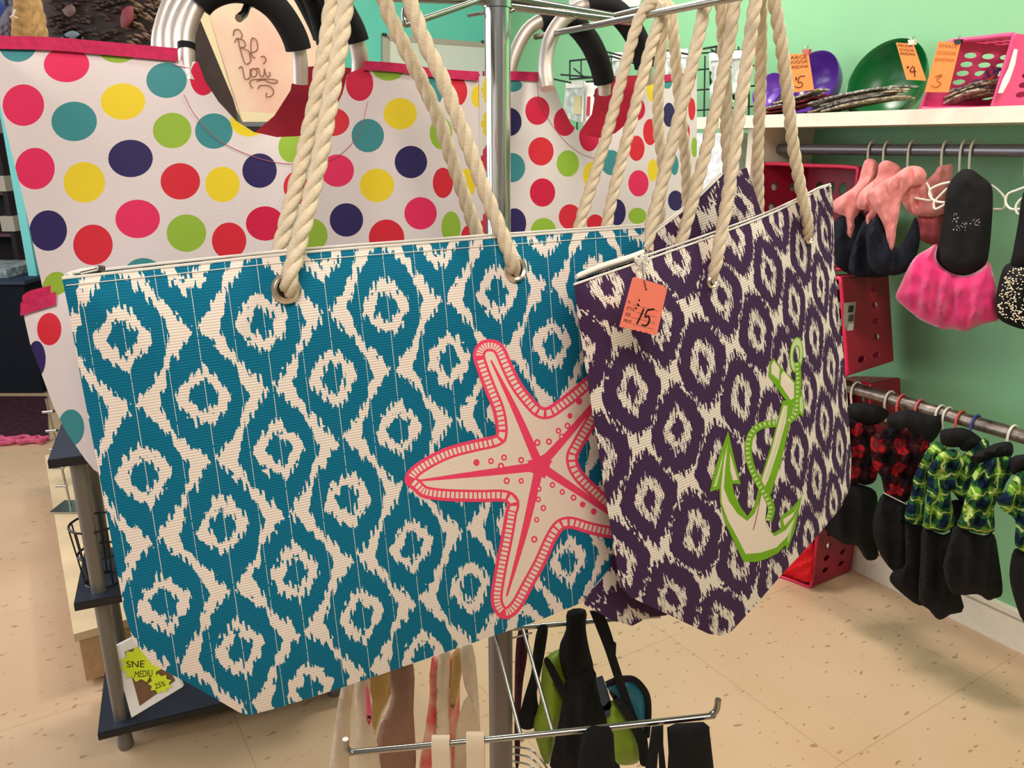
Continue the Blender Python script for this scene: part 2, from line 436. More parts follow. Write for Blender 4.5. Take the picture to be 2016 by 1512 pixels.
def text_mb(mb, body, mapf, m, quad, th=0.0, shear=0.0, align='LEFT'):
    """type laid into the pixel quad TL TR BR BL"""
    cu = bpy.data.curves.new('t', 'FONT'); cu.body = body; cu.size = 1; cu.shear = shear; cu.resolution_u = 3
    ob = bpy.data.objects.new('t', cu); COL.objects.link(ob); dg = bpy.context.evaluated_depsgraph_get(); dg.update()
    me = bpy.data.meshes.new_from_object(ob.evaluated_get(dg))
    xs = [v.co.x for v in me.vertices]; ys = [v.co.y for v in me.vertices]
    if xs:
        x0, x1, y0, y1 = min(xs), max(xs), min(ys), max(ys); TL, TR, BR, BL = quad; P = []
        for v in me.vertices:
            a = (v.co.x - x0) / (x1 - x0 + 1e-6); b = (y1 - v.co.y) / (y1 - y0 + 1e-6)
            px = (TL[0] * (1 - a) + TR[0] * a) * (1 - b) + (BL[0] * (1 - a) + BR[0] * a) * b
            py = (TL[1] * (1 - a) + TR[1] * a) * (1 - b) + (BL[1] * (1 - a) + BR[1] * a) * b
            P.append(mapf(px, py))
        mb.add(P, [tuple(p.vertices) for p in me.polygons], m)
    COL.objects.unlink(ob); bpy.data.objects.remove(ob); bpy.data.curves.remove(cu); bpy.data.meshes.remove(me)
    return mb

# ================================================================ THE ROOM
def tile_floor():
    m = bpy.data.materials.new('vinyl_tile'); m.use_nodes = True; t = NT(m); b = t.N['Principled BSDF']
    b.inputs['Roughness'].default_value = .32
    tc = t.N.new('ShaderNodeTexCoord'); mp = t.N.new('ShaderNodeMapping'); mp.inputs['Rotation'].default_value = (0, 0, -WANG)
    t.L.new(tc.outputs['Object'], mp.inputs[0]); sx = t.N.new('ShaderNodeSeparateXYZ'); t.L.new(mp.outputs[0], sx.inputs[0])
    x, y = sx.outputs[0], sx.outputs[1]
    g = []
    for q in (x, y):
        fr = t.m('WRAP', t.m('DIVIDE', q, .61), 1.0, 0.0); g.append(t.m('LESS_THAN', t.m('ABSOLUTE', t.m('SUBTRACT', fr, .5)), .0016))
    joint = t.m('MAXIMUM', g[0], g[1])
    n = t.noise(t.comb(t.m('MULTIPLY', x, 26.0), t.m('MULTIPLY', y, 60.0)), 1, 1)
    n2 = t.noise(t.comb(x, y), 3.0, 2)
    sp = t.m('GREATER_THAN', n, .70)
    base = t.mix(n2, lin((212, 182, 150)), lin((198, 164, 128)))
    c = t.mix(t.m('MULTIPLY', sp, .75), base, lin((150, 118, 84)))
    c = t.mix(t.m('MULTIPLY', joint, .55), c, lin((140, 108, 78)))
    t.L.new(c, b.inputs['Base Color']); return m
MB().add([(-7, -3, 0), (5, -3, 0), (5, 9, 0), (-7, 9, 0)], [(0, 1, 2, 3)], tile_floor()).build('floor', kind='structure')
corner = PY(985, 282, 4.5); corner = Plane(WN, D).hit(985, 400)
corner = Vector((corner.x, corner.y, 0))
GREEN = mat('sea_green_paint', (132, 190, 142), .55, noise=.04, nscale=2)
AQUA = mat('aqua_cast_wall', (98, 200, 182), .55, noise=.05, nscale=3)  # aqua cast of the mixed light put into the back wall colour
LAQUA = mat('light_aqua_paint', (150, 222, 226), .5)
def wallbox(name, a, dirv, length, outward, h, m, th=.1):
    c = Vector(a) + dirv * length / 2 + outward * th / 2; c.z = h / 2
    return MB().box(c, length, th, h, m, ax=dirv, ay=outward).build(name, kind='structure', smooth=False)
wallbox('wall_right', corner, WD, 6.0, WN, 2.9, GREEN)
BN = -WD  # outward of back wall
wallbox('wall_back', corner, -WN, .93, BN, 2.9, AQUA)
pe = corner - WN * .93
o = MB().box((pe.x - WN.x * .04, pe.y - WN.y * .04, 1.45), .09, .22, 2.9, LAQUA, ax=WN, ay=BN).build('trim_1', kind='structure', smooth=False)
# skirting of the right wall
bb = corner.copy(); c = bb + WD * 3.0 - WN * .012; c.z = .06
mbb = MB().box(c, 6.0, .024, .12, WHITEP, ax=WD, ay=WN); c2 = bb + WD * 3.0 - WN * .018; c2.z = .1
mbb.box(c2, 6.0, .012, .008, WHITEP, ax=WD, ay=WN)
mbb.build('baseboard_right', kind='structure', smooth=False)
# far side of the shop
wallbox('wall_far', Vector((-6.5, 7.2, 0)), Vector((1, 0, 0)), 9, Vector((0, 1, 0)), 2.9, mat('pale_wall', (206, 204, 206), .6, noise=.06, nscale=2))

# ================================================================ SPINNER RACK
pole_top = PY(979, 0, 1.1); px0, py0 = pole_top.x, 1.1
rack = thing('display_rack', (px0, py0, 0), 'chrome spinner rack holding the tote bags on wire arms', 'display rack')
MB().tube([(px0, py0, .02), (px0, py0, PY(979, 17, 1.1).z)], .0168, CHROME, 28).build('pole', rack)
MB().tube([(px0, py0, PY(979, 16, 1.1).z), (px0, py0, 1.95)], .0188, CHROME, 28).build('pole_sleeve', rack)
zlow = PY(985, 1262, 1.1).z
MB().tube([(px0, py0, .03), (px0, py0, zlow + .05)], .0195, mat('grey_post', (120, 112, 106), .45, .4), 24).build('lower_post', rack)
mb = MB()
for k in range(4):
    a = k * math.pi / 2 + .5; mb.tube([(px0, py0, .03), (px0 + .32 * math.cos(a), py0 + .32 * math.sin(a), .03)], .012, STEEL)
mb.build('base_feet', rack)
def arm(pts, r, name='arm', m=WIRE):
    P = [PY(x, y, Y) for x, y, Y in pts]
    return MB().tube(smoothp(P, 6) if len(P) > 2 else P, r, m, 10).build(name, rack)
arm([(920, 31, 1.1), (962, 24, 1.1)], .0022, 'pin'); arm([(1000, 24, 1.1), (1013, 19, 1.1)], .0028, 'pin')
arm([(760, -4, 1.0), (965, 4, 1.1)], .004)
arm([(797, 17, .97), (796, 34, .97), (800, 44, .97), (812, 45, .975), (930, 5, 1.07), (975, -12, 1.1)], .0036)
arm([(470, 36, .76), (560, -12, .84), (960, -40, 1.1)], .0035)
arm([(1000, -4, 1.1), (1252, 40, 1.22)], .0052); arm([(1000, 12, 1.1), (1240, 43, 1.2)], .0048)
bar_a, bar_b = (1055, 73, 1.28), (1530, -22, .80)
arm([bar_a, bar_b], .0042)
arm([(1212, 30, 1.16), (1262, 18, 1.1)], .0036); arm([(985, -60, 1.1), (707, -212, .73), (690, -222, .71)], .0045)
arm([(985, -70, 1.1), (1509, -128, .89), (1530, -133, .87)], .0045)
# lower tier
arm([(680, 1455, .86), (681, 1472, .86), (694, 1481, .86), (720, 1479, .86), (1000, 1452, .86), (1370, 1413, .86), (1400, 1407, .86), (1411, 1396, .86), (1414, 1377, .86)], .0042, 'hanging_bar')
arm([(975, 1255, 1.07), (1028, 1458, .86)], .0028, 'brace'); arm([(1030, 1240, 1.07), (1090, 1448, .86)], .0028, 'brace')
arm([(1010, 1256, 1.08), (1046, 1246, 1.05)], .0016, 'pin')
arm([(980, 1240, 1.13), (1230, 1217, 1.13), (1300, 1212, 1.13)], .0042, 'hanging_bar')
for k in range(4):
    arm([(1010, 1470 + k * 14, 1.0), (1050, 1480 + k * 16, .97), (1090, 1530 + k * 16, .95)], .0015, 'wire')

# ================================================================ TOTES
class Surf:
    """front face of a bag: real plane bulged away from its edges"""
    def __init__(s, plane, outline, B, scale, extra=None):
        s.pl = plane; s.o = outline; s.B = B; s.sc = scale; s.extra = extra
    def __call__(s, x, y, eps=0.0):
        d = float(edge_dist(s.o, np.array([x]), np.array([y]))[0]); inside = bool(pip(s.o, np.array([x]), np.array([y]))[0])
        b = s.B * (1 - math.exp(-(d if inside else 0) / s.sc))
        if s.extra: b += s.extra(x, y)
        return s.pl.hit(x, y, b + eps)
def backshift(outline_px, surf, off):
    return [surf(x, y) + off for x, y in outline_px]
def tote(name, outline, ntop, surf, thick, m, uvf, label, cat='tote bag', shapes=(), step=18, trim=None, lining=LINING, group=None, aw=(-.15, 1, 0)):
    """outline: first ntop points run along the open top edge, left to right; the rest go round the bottom"""
    vx, vy, tr, lab, keep, od = triang(outline, list(shapes), step)
    n = surf.pl.n; away = Vector(aw).normalized()
    base = sum((surf(x, y) for x, y in outline), Vector()) / len(outline); base.z = min(surf(x, y).z for x, y in outline)
    t = thing(name, base, label, cat, group)
    mb = MB(); sheet(mb, outline, list(shapes), m, lambda a, b: surf(a, b), step, uvf); f = weld(mb.build('front_panel', t))
    # body: side strip and back panel
    P = [surf(x, y) for x, y in od]; N = len(od)
    topset = set()
    (xa, ya), (xb, yb) = outline[0], outline[ntop - 1]
    top = outline[:ntop]
    def near_top(x, y):
        return min(float(np.min([edge_seg(x, y, top[i], top[i + 1])])) for i in range(ntop - 1)) < 2.0
    istop = [near_top(x, y) for x, y in od]
    def depth_at(x, y):
        # bag is closed-ish at the mouth and full at the bottom
        ys = [q[1] for q in outline]; k = (y - min(ys)) / (max(ys) - min(ys)); return thick * (.10 + .90 * min(1, k * 1.3))
    Bk = [p + away * depth_at(x, y) for p, (x, y) in zip(P, od)]
    V = []; Fc = []; UV = []
    K = 4
    for i in range(N):
        for q in range(K + 1):
            s_ = q / K; p = P[i].lerp(Bk[i], s_); V.append(p); u, v = uvf(*od[i]); UV.append((u + s_ * 1.2, v))
    for i in range(N):
        j = (i + 1) % N
        if istop[i] and istop[j]: continue
        for q in range(K): Fc.append((i * (K + 1) + q, i * (K + 1) + q + 1, j * (K + 1) + q + 1, j * (K + 1) + q))
    MB().add(V, Fc, m, UV).build('side_panel', t)
    cxm = sum(x for x, y in outline) / len(outline); 
    mb = MB(); fn = lambda a, b: surf.pl.hit(a, b) + away * depth_at(a, b); sheet(mb, outline, [], m, fn, step * 1.5, uvf, flip=True); weld(mb.build('back_panel', t))
    # lining a little inside the front panel
    mb = MB(); fn = lambda a, b: surf(a, b) + away * .0022; sheet(mb, outline, [], lining, fn, step * 2, uvf, flip=True); weld(mb.build('lining', t))
    if trim:
        for yo, off in ((0, 0), (-3, .5)):
            pts = [surf(x, y + yo) + away * (depth_at(x, y) * (1 if off else 0)) for x, y in s2(top, 8, False)]
            MB().tube(pts, .0012, trim, 6).build('hem', t)
    return t, away
def edge_seg(x, y, a, b):
    vx, vy = b[0] - a[0], b[1] - a[1]; L = vx * vx + vy * vy + 1e-9; q = max(0, min(1, ((x - a[0]) * vx + (y - a[1]) * vy) / L))
    return math.hypot(x - a[0] - q * vx, y - a[1] - q * vy)
def grommet(surf, t, x, y, r=.0125, label=None):
    c = surf(x, y, .0012); n = surf.pl.n; n = n if n.dot(c - CAM) < 0 else -n
    c2 = surf(x + 6, y, .0012); c3 = surf(x, y + 6, .0012); nn = (c2 - c).cross(c3 - c).normalized(); nn = nn if nn.dot(c - CAM) < 0 else -nn
    q = nn.to_track_quat('Z', 'Y').to_matrix()
    prof = [(r * .60, -.001), (r * .62, .0020), (r * .80, .0034), (r * .96, .0022), (r * 1.0, 0), (r * .60, -.001)]
    g = MB().lathe(c, prof, NICKEL, 36, q).build('grommet', t)
    MB().lathe(c, [(0, .0002), (r * .62, .0002)], mat('grommet_shadow_gap', (40, 34, 30), .9), 24, q).build('eyelet_shade_disc', g)  # flat dark disc paints the shade inside the eyelet
    return g
HT = [8.30589, -1.31908, 5.86112, 1.06076, 8.82337, 3.74298, -0.27883, -0.08163]
def uvT(x, y):
    a = (x - 1000) / 1000; b = (y - 1000) / 1000; w_ = a * HT[6] + b * HT[7] + 1
    return ((a * HT[0] + b * HT[1] + HT[2]) / w_, (a * HT[3] + b * HT[4] + HT[5]) / w_)
PU = [2.00369, 4.39489, -0.96538, 1.24907, -0.59235, 0.2113, 1.73678, -0.49451, -0.07304, -0.41731, 1.42352]
PV = [0.85094, 1.39954, 3.56119, 0.77951, 0.4345, 0.0494, 0.58433, 0.66811, -0.01238, 0.1232, 0.27518]
def uvP(px, py):
    x = (px - 1400) / 300; y = (py - 800) / 400
    ft = [1, x, y, x * x, x * y, y * y, x ** 3, x * x * y, x * y * y, y ** 3, x ** 4]
    return (sum(a * b for a, b in zip(PU, ft)), sum(a * b for a, b in zip(PV, ft)))

# ---- teal tote
plT = VP(122, .55, .65)
outT = [(122, 548), (200, 540), (350, 523), (600, 497), (850, 477), (1050, 462), (1268, 447), (1274, 560), (1272, 900), (1256, 1130), (1235, 1150), (1060, 1222), (880, 1283), (700, 1345), (560, 1390), (488, 1409), (470, 1402), (380, 1350), (300, 1308), (262, 1262), (244, 1200), (205, 985), (160, 750), (135, 610)]
SfT = Surf(plT, outT, .018, 90)
teal, awT = tote('tote_bag', outT, 7, SfT, .075, IK_T, uvT, 'large teal and white ikat canvas tote printed with a pink starfish', trim=ZIPM, aw=(-.22, 1, 0))
mb = MB(); sp = [SfT(x, y, .0006) for x, y in s2([(130, 562), (350, 539), (600, 513), (850, 493), (1050, 478), (1262, 463)], 10, False)]
mb.tube(sp, .0004, ZIPM, 4); mb.build('stitching', teal)
mb = MB(); mb.tube([PY(132, 545, .57), PY(160, 536, .585), PY(188, 533, .59)], .003, ZIPM, 8); mb.tube([PY(160, 540, .57), PY(199, 531, .575)], .002, STEEL, 8)
mb.tube([PY(199, 531, .573), PY(200, 524, .573)], .0028, STEEL, 8); mb.build('zipper_pull', teal, label='metal zipper pull at the left end of the opening')
for gx, gy in ((563, 569), (1014, 530)): grommet(SfT, teal, gx, gy, .0124)
RR = .0068
def path(pts): return [PY(x, y, Y) for x, y, Y in pts]
def lerpY(pts, Y0, Y1):
    n = len(pts); return [(x, y, Y0 + (Y1 - Y0) * ((pts[0][1] - y) / (pts[0][1] - pts[-1][1]) if pts[0][1] != pts[-1][1] else 0)) for i, (x, y) in enumerate(pts)]
def handle(t, legA, YA, legB, YB, apex, Ya, R=RR, dive=False, m=ROPE):
    A = lerpY(legA, YA, Ya); B = lerpY(legB, YB, Ya)
    ax, ay = apex
    A, B = path(A), path(B)
    if dive:
        A[0] = A[0] + Vector((-.002, .020, -.004)); B[0] = B[0] + Vector((-.002, .020, -.004))
    pts = A + [PY(ax, ay, Ya)] + B[::-1]
    mb = MB(); rope(mb, pts, R, m); return mb.build('rope_handle', t)
YgL = SfT(562, 575).y; YgR = SfT(1014, 535).y
handle(teal, [(562, 578), (568, 556), (582, 500), (604, 420), (628, 320), (650, 200), (668, 100), (682, 0), (700, -110)], YgL - .010, [(1016, 540), (1008, 515), (988, 460), (952, 370), (915, 270), (875, 165), (835, 80), (806, 0), (765, -110)], YgR - .010, (722, -188), .73, dive=True)
handle(teal, [(548, 505), (560, 455), (582, 370), (606, 270), (625, 180), (642, 90), (655, 0), (680, -100)], YgL + .045, [(946, 478), (925, 420), (895, 330), (862, 230), (830, 160), (790, 80), (756, 0), (730, -100)], YgR + .045, (705, -190), .755)
# starfish print
def Z(o, s_, pts): return [(o[0] + x / s_, o[1] + y / s_) for x, y in pts]
so, ss = (780, 640), 2.52
star_out = s2(Z(so, ss, [(380, 150), (398, 100), (440, 72), (500, 76), (540, 112), (575, 190), (620, 280), (680, 360), (735, 408), (800, 372), (870, 318), (950, 250), (1030, 190), (1090, 170), (1120, 210), (1080, 330), (1000, 480), (925, 610), (902, 665), (930, 730), (1010, 810), (1100, 890), (1170, 960), (1165, 1030), (1080, 1058), (960, 1038), (850, 1010), (800, 1060), (740, 1190), (680, 1300), (625, 1400), (575, 1450), (520, 1455), (480, 1410), (468, 1340), (490, 1200), (520, 1050), (540, 930), (543, 880), (400, 878), (230, 872), (130, 855), (80, 815), (45, 785), (45, 745), (80, 700), (160, 648), (260, 602), (380, 570), (480, 548), (494, 530), (480, 430), (440, 330), (400, 225)]), 5)
cs = (so[0] + 712 / ss, so[1] + 700 / ss)
def inset(poly, d):
    n = len(poly); area_ = sum(poly[i][0] * poly[(i + 1) % n][1] - poly[(i + 1) % n][0] * poly[i][1] for i in range(n)); sg = 1 if area_ > 0 else -1; out = []
    for i in range(n):
        a = poly[i - 3]; b = poly[(i + 3) % n]; tx, ty = b[0] - a[0], b[1] - a[1]; L = math.hypot(tx, ty) or 1
        out.append((poly[i][0] - sg * ty / L * d, poly[i][1] + sg * tx / L * d))
    return out
def clean(poly, ref, d):
    x = np.array([p[0] for p in poly]); y = np.array([p[1] for p in poly]); k = edge_dist(ref, x, y) > d * .93
    return [p for p, q in zip(poly, k) if q]
ARM = resample([(x, y, 0) for x, y in star_out] + [(*star_out[0], 0)], 3.0); ring_ = [(p.x, p.y) for p in ARM[:-1]]
in1 = clean(inset(ring_, 24), ring_, 24)
shp = [(in1, CREAMINK)]
i5, i19 = inset(ring_, 6.5), inset(ring_, 19)
acc = 0; k = 0; n = len(ring_)
while k < n - 4:
    a, b_ = k, k + 2
    jit = random.uniform(-1, 1)
    q = [i5[a], i5[b_], i19[b_], i19[a]]
    if math.dist(q[2], q[3]) > 1.5: shp.append((q, CREAMINK))
    k += 3
tips = [((470, 175), 9), ((112, 772), 10), ((548, 1345), 10), ((1060, 290), 14), ((1130, 985), 14)]
for (tx, ty), w0 in tips:
    T_ = Z(so, ss, [(tx, ty)])[0]; mid = ((T_[0] + cs[0]) / 2 + 3, (T_[1] + cs[1]) / 2)
    shp.append((stroke([T_, mid, cs], [w0 / ss, 32 / ss, 46 / ss]), HOTPINK))
# paired lines near the tips of three arms
for a_, b2 in (((452, 190), (560, 440)), ((135, 765), (420, 770)), ((565, 1330), (620, 1100))):
    pass
cst = []
for i in range(16):
    r = (27 if i % 2 else 19); a = i / 16 * 6.283; cst.append((cs[0] + r * math.cos(a), cs[1] + r * math.sin(a)))
shp.append((cst, HOTPINK))
for x, y, f_ in [(700, 583, 0), (758, 578, 0), (805, 525, 0), (850, 500, 0), (820, 552, 0), (862, 450, 1), (908, 378, 1), (620, 670, 0), (535, 657, 0), (520, 700, 0), (470, 675, 0), (398, 682, 1), (548, 773, 0), (620, 773, 0), (708, 812, 0), (775, 793, 0), (824, 828, 0), (880, 856, 0), (705, 865, 0), (730, 908, 0), (697, 966, 0), (685, 1063, 0), (925, 890, 1), (980, 925, 1)]:
    c = Z(so, ss, [(x, y)])[0]; r = random.uniform(5.2, 6.6)
    shp.append((ell(c[0], c[1], r, r * 1.1, 0, 10), HOTPINK))
    if not f_: shp.append((ell(c[0], c[1], r * .45, r * .5, 0, 8), CREAMINK))
mb = MB(); sheet(mb, ring_, shp, HOTPINK, lambda a, b: SfT(a, b, .0009), 14)
mb.build('starfish_print', teal, label='hot pink and cream starfish print', smooth=True)

# ---- purple tote in front
plP = VP(1130, .72, .9)
outP = [(1130, 560), (1200, 536), (1290, 505), (1400, 466), (1500, 428), (1570, 396), (1612, 374), (1636, 366), (1640, 400), (1644, 520), (1654, 640), (1668, 780), (1676, 900), (1674, 960), (1655, 1000), (1600, 1066), (1540, 1130), (1480, 1200), (1440, 1243), (1420, 1252), (1395, 1248), (1320, 1212), (1240, 1175), (1222, 1155), (1208, 1080), (1180, 900), (1155, 740), (1140, 640)]
def exP(x, y): 
    q = max(0.0, (x - 1520) / 150.0); return -.055 * q * q
SfP = Surf(plP, outP, .022, 90, exP)
purp, awP = tote('tote_bag', outP, 8, SfP, .085, IK_P, uvP, 'purple and cream ikat canvas tote printed with a green anchor', trim=ZIPM, aw=(.24, 1, 0))
for gx, gy in ((1400, 553), (1592, 468)): grommet(SfP, purp, gx, gy, .0082)
# zip opening seen along the mouth on the left
mb = MB(); top_l = [(1132, 556), (1180, 536), (1230, 520), (1262, 508)]; bk = [(1135, 545), (1180, 527), (1230, 512), (1268, 497)]
for dz in (0, 3, 6):
    mb.tube([SfP(x, y - 2 + dz * .2) + awP * (.006 + dz * .003) + Vector((0, 0, .003)) for x, y in s2(top_l, 6, False)], .0022, ZIPM, 8)
mb.build('zipper_tape', purp)
mb = MB(); kc = SfP(1262, 512, .004)
for k in range(7):
    a = k * 1.3; mb.tube([kc + Vector((math.cos(a) * .008, -.002, math.sin(a) * .006)), kc + Vector((-math.cos(a) * .007, -.005, .004 * math.sin(a * 2))), kc + Vector((math.cos(a + 1) * .006, -.003, -.009))], .0014, ZIPM, 6)
mb.build('zipper_end_knot', purp)
yl = SfP(1402, 555).y; yr = SfP(1590, 470).y
handle(purp, [(1398, 560), (1406, 530), (1422, 450), (1440, 340), (1455, 230), (1472, 110), (1488, 0), (1498, -60)], yl - .006, [(1597, 474), (1590, 440), (1576, 370), (1562, 290), (1552, 200), (1540, 100), (1524, 0), (1515, -60)], yr - .012, (1508, -112), .88, dive=True)
handle(purp, [(1338, 490), (1350, 445), (1372, 365), (1396, 270), (1418, 170), (1436, 80), (1448, 0), (1475, -70)], yl + .03, [(1494, 440), (1493, 380), (1492, 300), (1495, 220), (1498, 120), (1498, 0), (1505, -60)], yr + .02, (1492, -118), .905)
# anchor print
ao, as_ = (1360, 640), 3.15
A_ = lambda pts: Z(ao, as_, pts)
ash = []
frame = A_([(60, 20), (860, 20), (860, 1500), (60, 1500)])
bodyo = A_([(232, 655), (195, 760), (150, 890), (118, 1035), (178, 1015), (180, 1100), (215, 1230), (265, 1340), (325, 1465), (400, 1470), (470, 1450), (540, 1415), (585, 1365), (600, 1395), (645, 1270), (690, 1060), (620, 1140), (555, 1190), (562, 1258), (515, 1290), (470, 1260), (450, 1200), (470, 1080), (500, 1040), (560, 850), (640, 500), (620, 460), (570, 470), (500, 740), (430, 960), (415, 1030), (395, 1120), (352, 1185), (310, 1130), (268, 1040), (258, 985), (310, 985), (275, 850), (245, 720)])
ash.append((bodyo, LIME))
ash.append((A_([(228, 740), (212, 900), (205, 1010), (235, 1090), (290, 1170), (350, 1215), (395, 1170), (430, 1080), (445, 1030), (475, 1080), (462, 1200), (478, 1265), (520, 1310), (590, 1270), (640, 1200), (600, 1310), (530, 1380), (430, 1412), (340, 1420), (290, 1320), (230, 1210), (190, 1100), (188, 1000), (205, 840)]), CREAMINK))
ash.append((A_([(242, 790), (262, 860), (292, 960), (262, 965), (245, 900)]), CREAMINK))
ash.append((A_([(205, 780), (160, 940), (138, 1005), (160, 1000), (185, 900)]), PALELIME))
ash.append((A_([(672, 1100), (640, 1160), (572, 1205), (580, 1245), (630, 1190)]), CREAMINK))
ash.append((A_([(655, 1170), (628, 1260), (606, 1350), (600, 1340), (618, 1250)]), PALELIME))
ash.append((A_([(575, 500), (600, 500), (590, 600), (540, 780), (480, 960), (455, 1010), (440, 960), (500, 780), (540, 620)]), CREAMINK))
ash.append((stroke(A_([(590, 510), (560, 660), (510, 820), (465, 960)]), 3), PALELIME))
ash.append((stroke(A_([(435, 1050), (410, 1180), (388, 1270)]), 2), BROWNINK))
for seg, wd in ((A_([(660, 230), (668, 340), (662, 450), (655, 545), (605, 600)]), 12), (A_([(530, 610), (440, 622), (378, 672), (356, 765), (372, 870), (420, 975), (475, 1070), (500, 1140), (482, 1215)]), 14)):
    ash.append((stroke(seg, wd), LIME))
    R_ = resample(smoothp([(x, y, 0) for x, y in seg], 6), 9)
    for i in range(len(R_) - 1):
        p, q = R_[i], R_[i + 1]; t = (q - p).normalized(); nrm = Vector((-t.y, t.x, 0)); c = p + (q - p) * .5; h = wd * .36
        ash.append(([((c + nrm * h - t * 2)[0], (c + nrm * h - t * 2)[1]), ((c + nrm * h + t * 2.6)[0], (c + nrm * h + t * 2.6)[1]), ((c - nrm * h * .5 + t * 1)[0], (c - nrm * h * .5 + t * 1)[1]), ((c - nrm * h * .5 - t * 2)[0], (c - nrm * h * .5 - t * 2)[1])], PALELIME))
ash.append((A_([(512, 203), (560, 262), (655, 360), (650, 480), (618, 498), (570, 440), (482, 315), (490, 240)]), LIME))
ash.append((A_([(515, 220), (552, 270), (545, 340), (500, 300), (500, 250)]), CREAMINK))
ash.append((A_([(575, 285), (640, 360), (640, 450), (620, 465), (556, 370), (560, 310)]), CREAMINK))
ash.append((A_([(690, 420), (706, 500), (696, 572), (668, 545), (665, 450)]), LIME)); ash.append((A_([(690, 440), (698, 500), (692, 550), (676, 530), (674, 455)]), PALELIME))
cx_, cy_ = A_([(655, 185)])[0]
ring_sh = [(ell(cx_, cy_, 42 / as_, 112 / as_, .06), LIME), (ell(cx_, cy_, 36 / as_, 104 / as_, .06), PALELIME), (ell(cx_, cy_, 24 / as_, 62 / as_, .06), LIME), (ell(cx_, cy_, 18 / as_, 54 / as_, .06), None)]
idx = 10
ash = ring_sh + ash
# base cut away: everything not in a shape is dropped
def sheet_only(mb, frame, shapes, mapf, step):
    vx, vy, tr, lab, keep, od = triang(frame, shapes, step)
    mats = [None] + [m for _, m in shapes]; P = [mapf(a, b) for a, b in zip(vx, vy)]
    for k in set(lab[keep].tolist()):
        if mats[k] is None: continue
        fs = tr[keep & (lab == k)].tolist(); used = sorted({i for f in fs for i in f}); mp = {i: j for j, i in enumerate(used)}
        mb.add([P[i] for i in used], [tuple(mp[i] for i in f) for f in fs], mats[k])
    return mb
mb = MB(); sheet_only(mb, frame, ash, lambda a, b: SfP(a, b, .001), 14); mb.build('anchor_print', purp, label='lime green and cream anchor print')
# price tag on the purple tote
tagq = [(1243, 545), (1313, 566), (1293, 660), (1219, 643)]
pltag = VP(1260, .715, .55)
tagmap = lambda x, y, e=.0: pltag.hit(x, y, e)
tg = thing('price_tag', tagmap(1265, 645), 'coral paper price tag reading 15 tied to the purple anchor tote', 'price tag')
ol = [(1245, 547), (1250, 545), (1306, 562), (1312, 568), (1313, 572), (1293, 660)] + [(1293 - i * 5.3, 660 - i * 1.25 + (1.2 if i % 2 else -.6)) for i in range(1, 14)] + [(1219, 643)]
mb = MB(); sheet(mb, ol, [(ell(1272, 570, 2.2, 2.4, 0, 10), None)], CORALP, lambda a, b: tagmap(a, b), 20); sheet(mb, ol, [(ell(1272, 570, 2.2, 2.4, 0, 10), None)], CORALP, lambda a, b: tagmap(a, b, -.0006), 20, flip=True)
mb.build('card', tg, smooth=False)
mb = MB(); e = .0004; tm = lambda a, b: tagmap(a, b, e)
zt = lambda pts: Z((1200, 500), 8.4, pts)
for a_, b2 in (((385, 838), (810, 945)), ((430, 960), (785, 1045)), ((360, 1045), (755, 1145)), ((385, 1160), (735, 1245))):
    sheet_only(mb, tagq, [(stroke(zt([a_, b2]), .8, False), BROWNINK)], tm, 60)
for tx, q in (('No.', [(308, 765), (362, 778), (355, 818), (300, 805)]), ('STYLE', [(288, 868), (418, 895), (410, 948), (278, 915)]), ('SIZE', [(268, 965), (352, 985), (345, 1035), (258, 1015)]), ('PRICE', [(245, 1070), (365, 1098), (355, 1148), (235, 1120)])):
    text_mb(mb, tx, tm, INK, zt(q))
tm2 = lambda a, b: tagmap(a, b, .0007)
brush = [(stroke(zt([(568, 905), (520, 1020), (455, 1155)]), 3.2), INK), (stroke(zt([(745, 912), (680, 920), (622, 940), (588, 1040), (640, 1030), (662, 1080), (640, 1150), (590, 1185), (530, 1165)]), [2.6, 3.4, 3, 2.6, 3, 3.4, 3.6, 3, 2]), INK), (ell(*zt([(493, 762)])[0], 1.6, 1.9), INK), (stroke(zt([(460, 820), (478, 845), (495, 855)]), 3.0), INK), (ell(*zt([(440, 898)])[0], 1.8, 1.8), INK)]
sheet_only(mb, [(1210, 530), (1330, 530), (1330, 680), (1210, 680)], brush, tm2, 60)
mb.build('printing', tg, smooth=False)
MB().tube([SfP(1264, 514, .006), tagmap(1266, 540, .002), tagmap(1270, 560, .002), tagmap(1272, 570, .001)], .0005, STEEL, 6).build('string', tg)

# ---- second purple tote behind
plP2 = VP(1275, .865, .9)
outP2 = [(1268, 486), (1290, 458), (1325, 430), (1370, 393), (1420, 345), (1470, 330), (1500, 420), (1520, 700), (1500, 950), (1420, 1130), (1345, 1195), (1310, 1212), (1280, 1214), (1245, 1232), (1205, 1222), (1150, 1190), (1200, 1120), (1215, 1000), (1230, 800)]
SfP2 = Surf(plP2, outP2, .012, 60)
uvP2 = lambda x, y: tuple(a + b for a, b in zip(uvP(1130 + (x - 1160) * .9, y + 40), (.7, .35)))
p2, _ = tote('tote_bag', outP2, 5, SfP2, .06, IK_P, uvP2, 'purple ikat tote hanging mostly hidden behind the anchor tote', trim=ZIPM, step=24, aw=(.2, 1, 0))
handle(p2, [(1273, 495), (1283, 440), (1305, 355), (1332, 250), (1355, 160), (1376, 70), (1392, 0), (1410, -15)], .86, [(1442, 440), (1436, 360), (1430, 270), (1428, 170), (1424, 80), (1420, 10), (1415, -5)], .97, (1402, -16), .92)
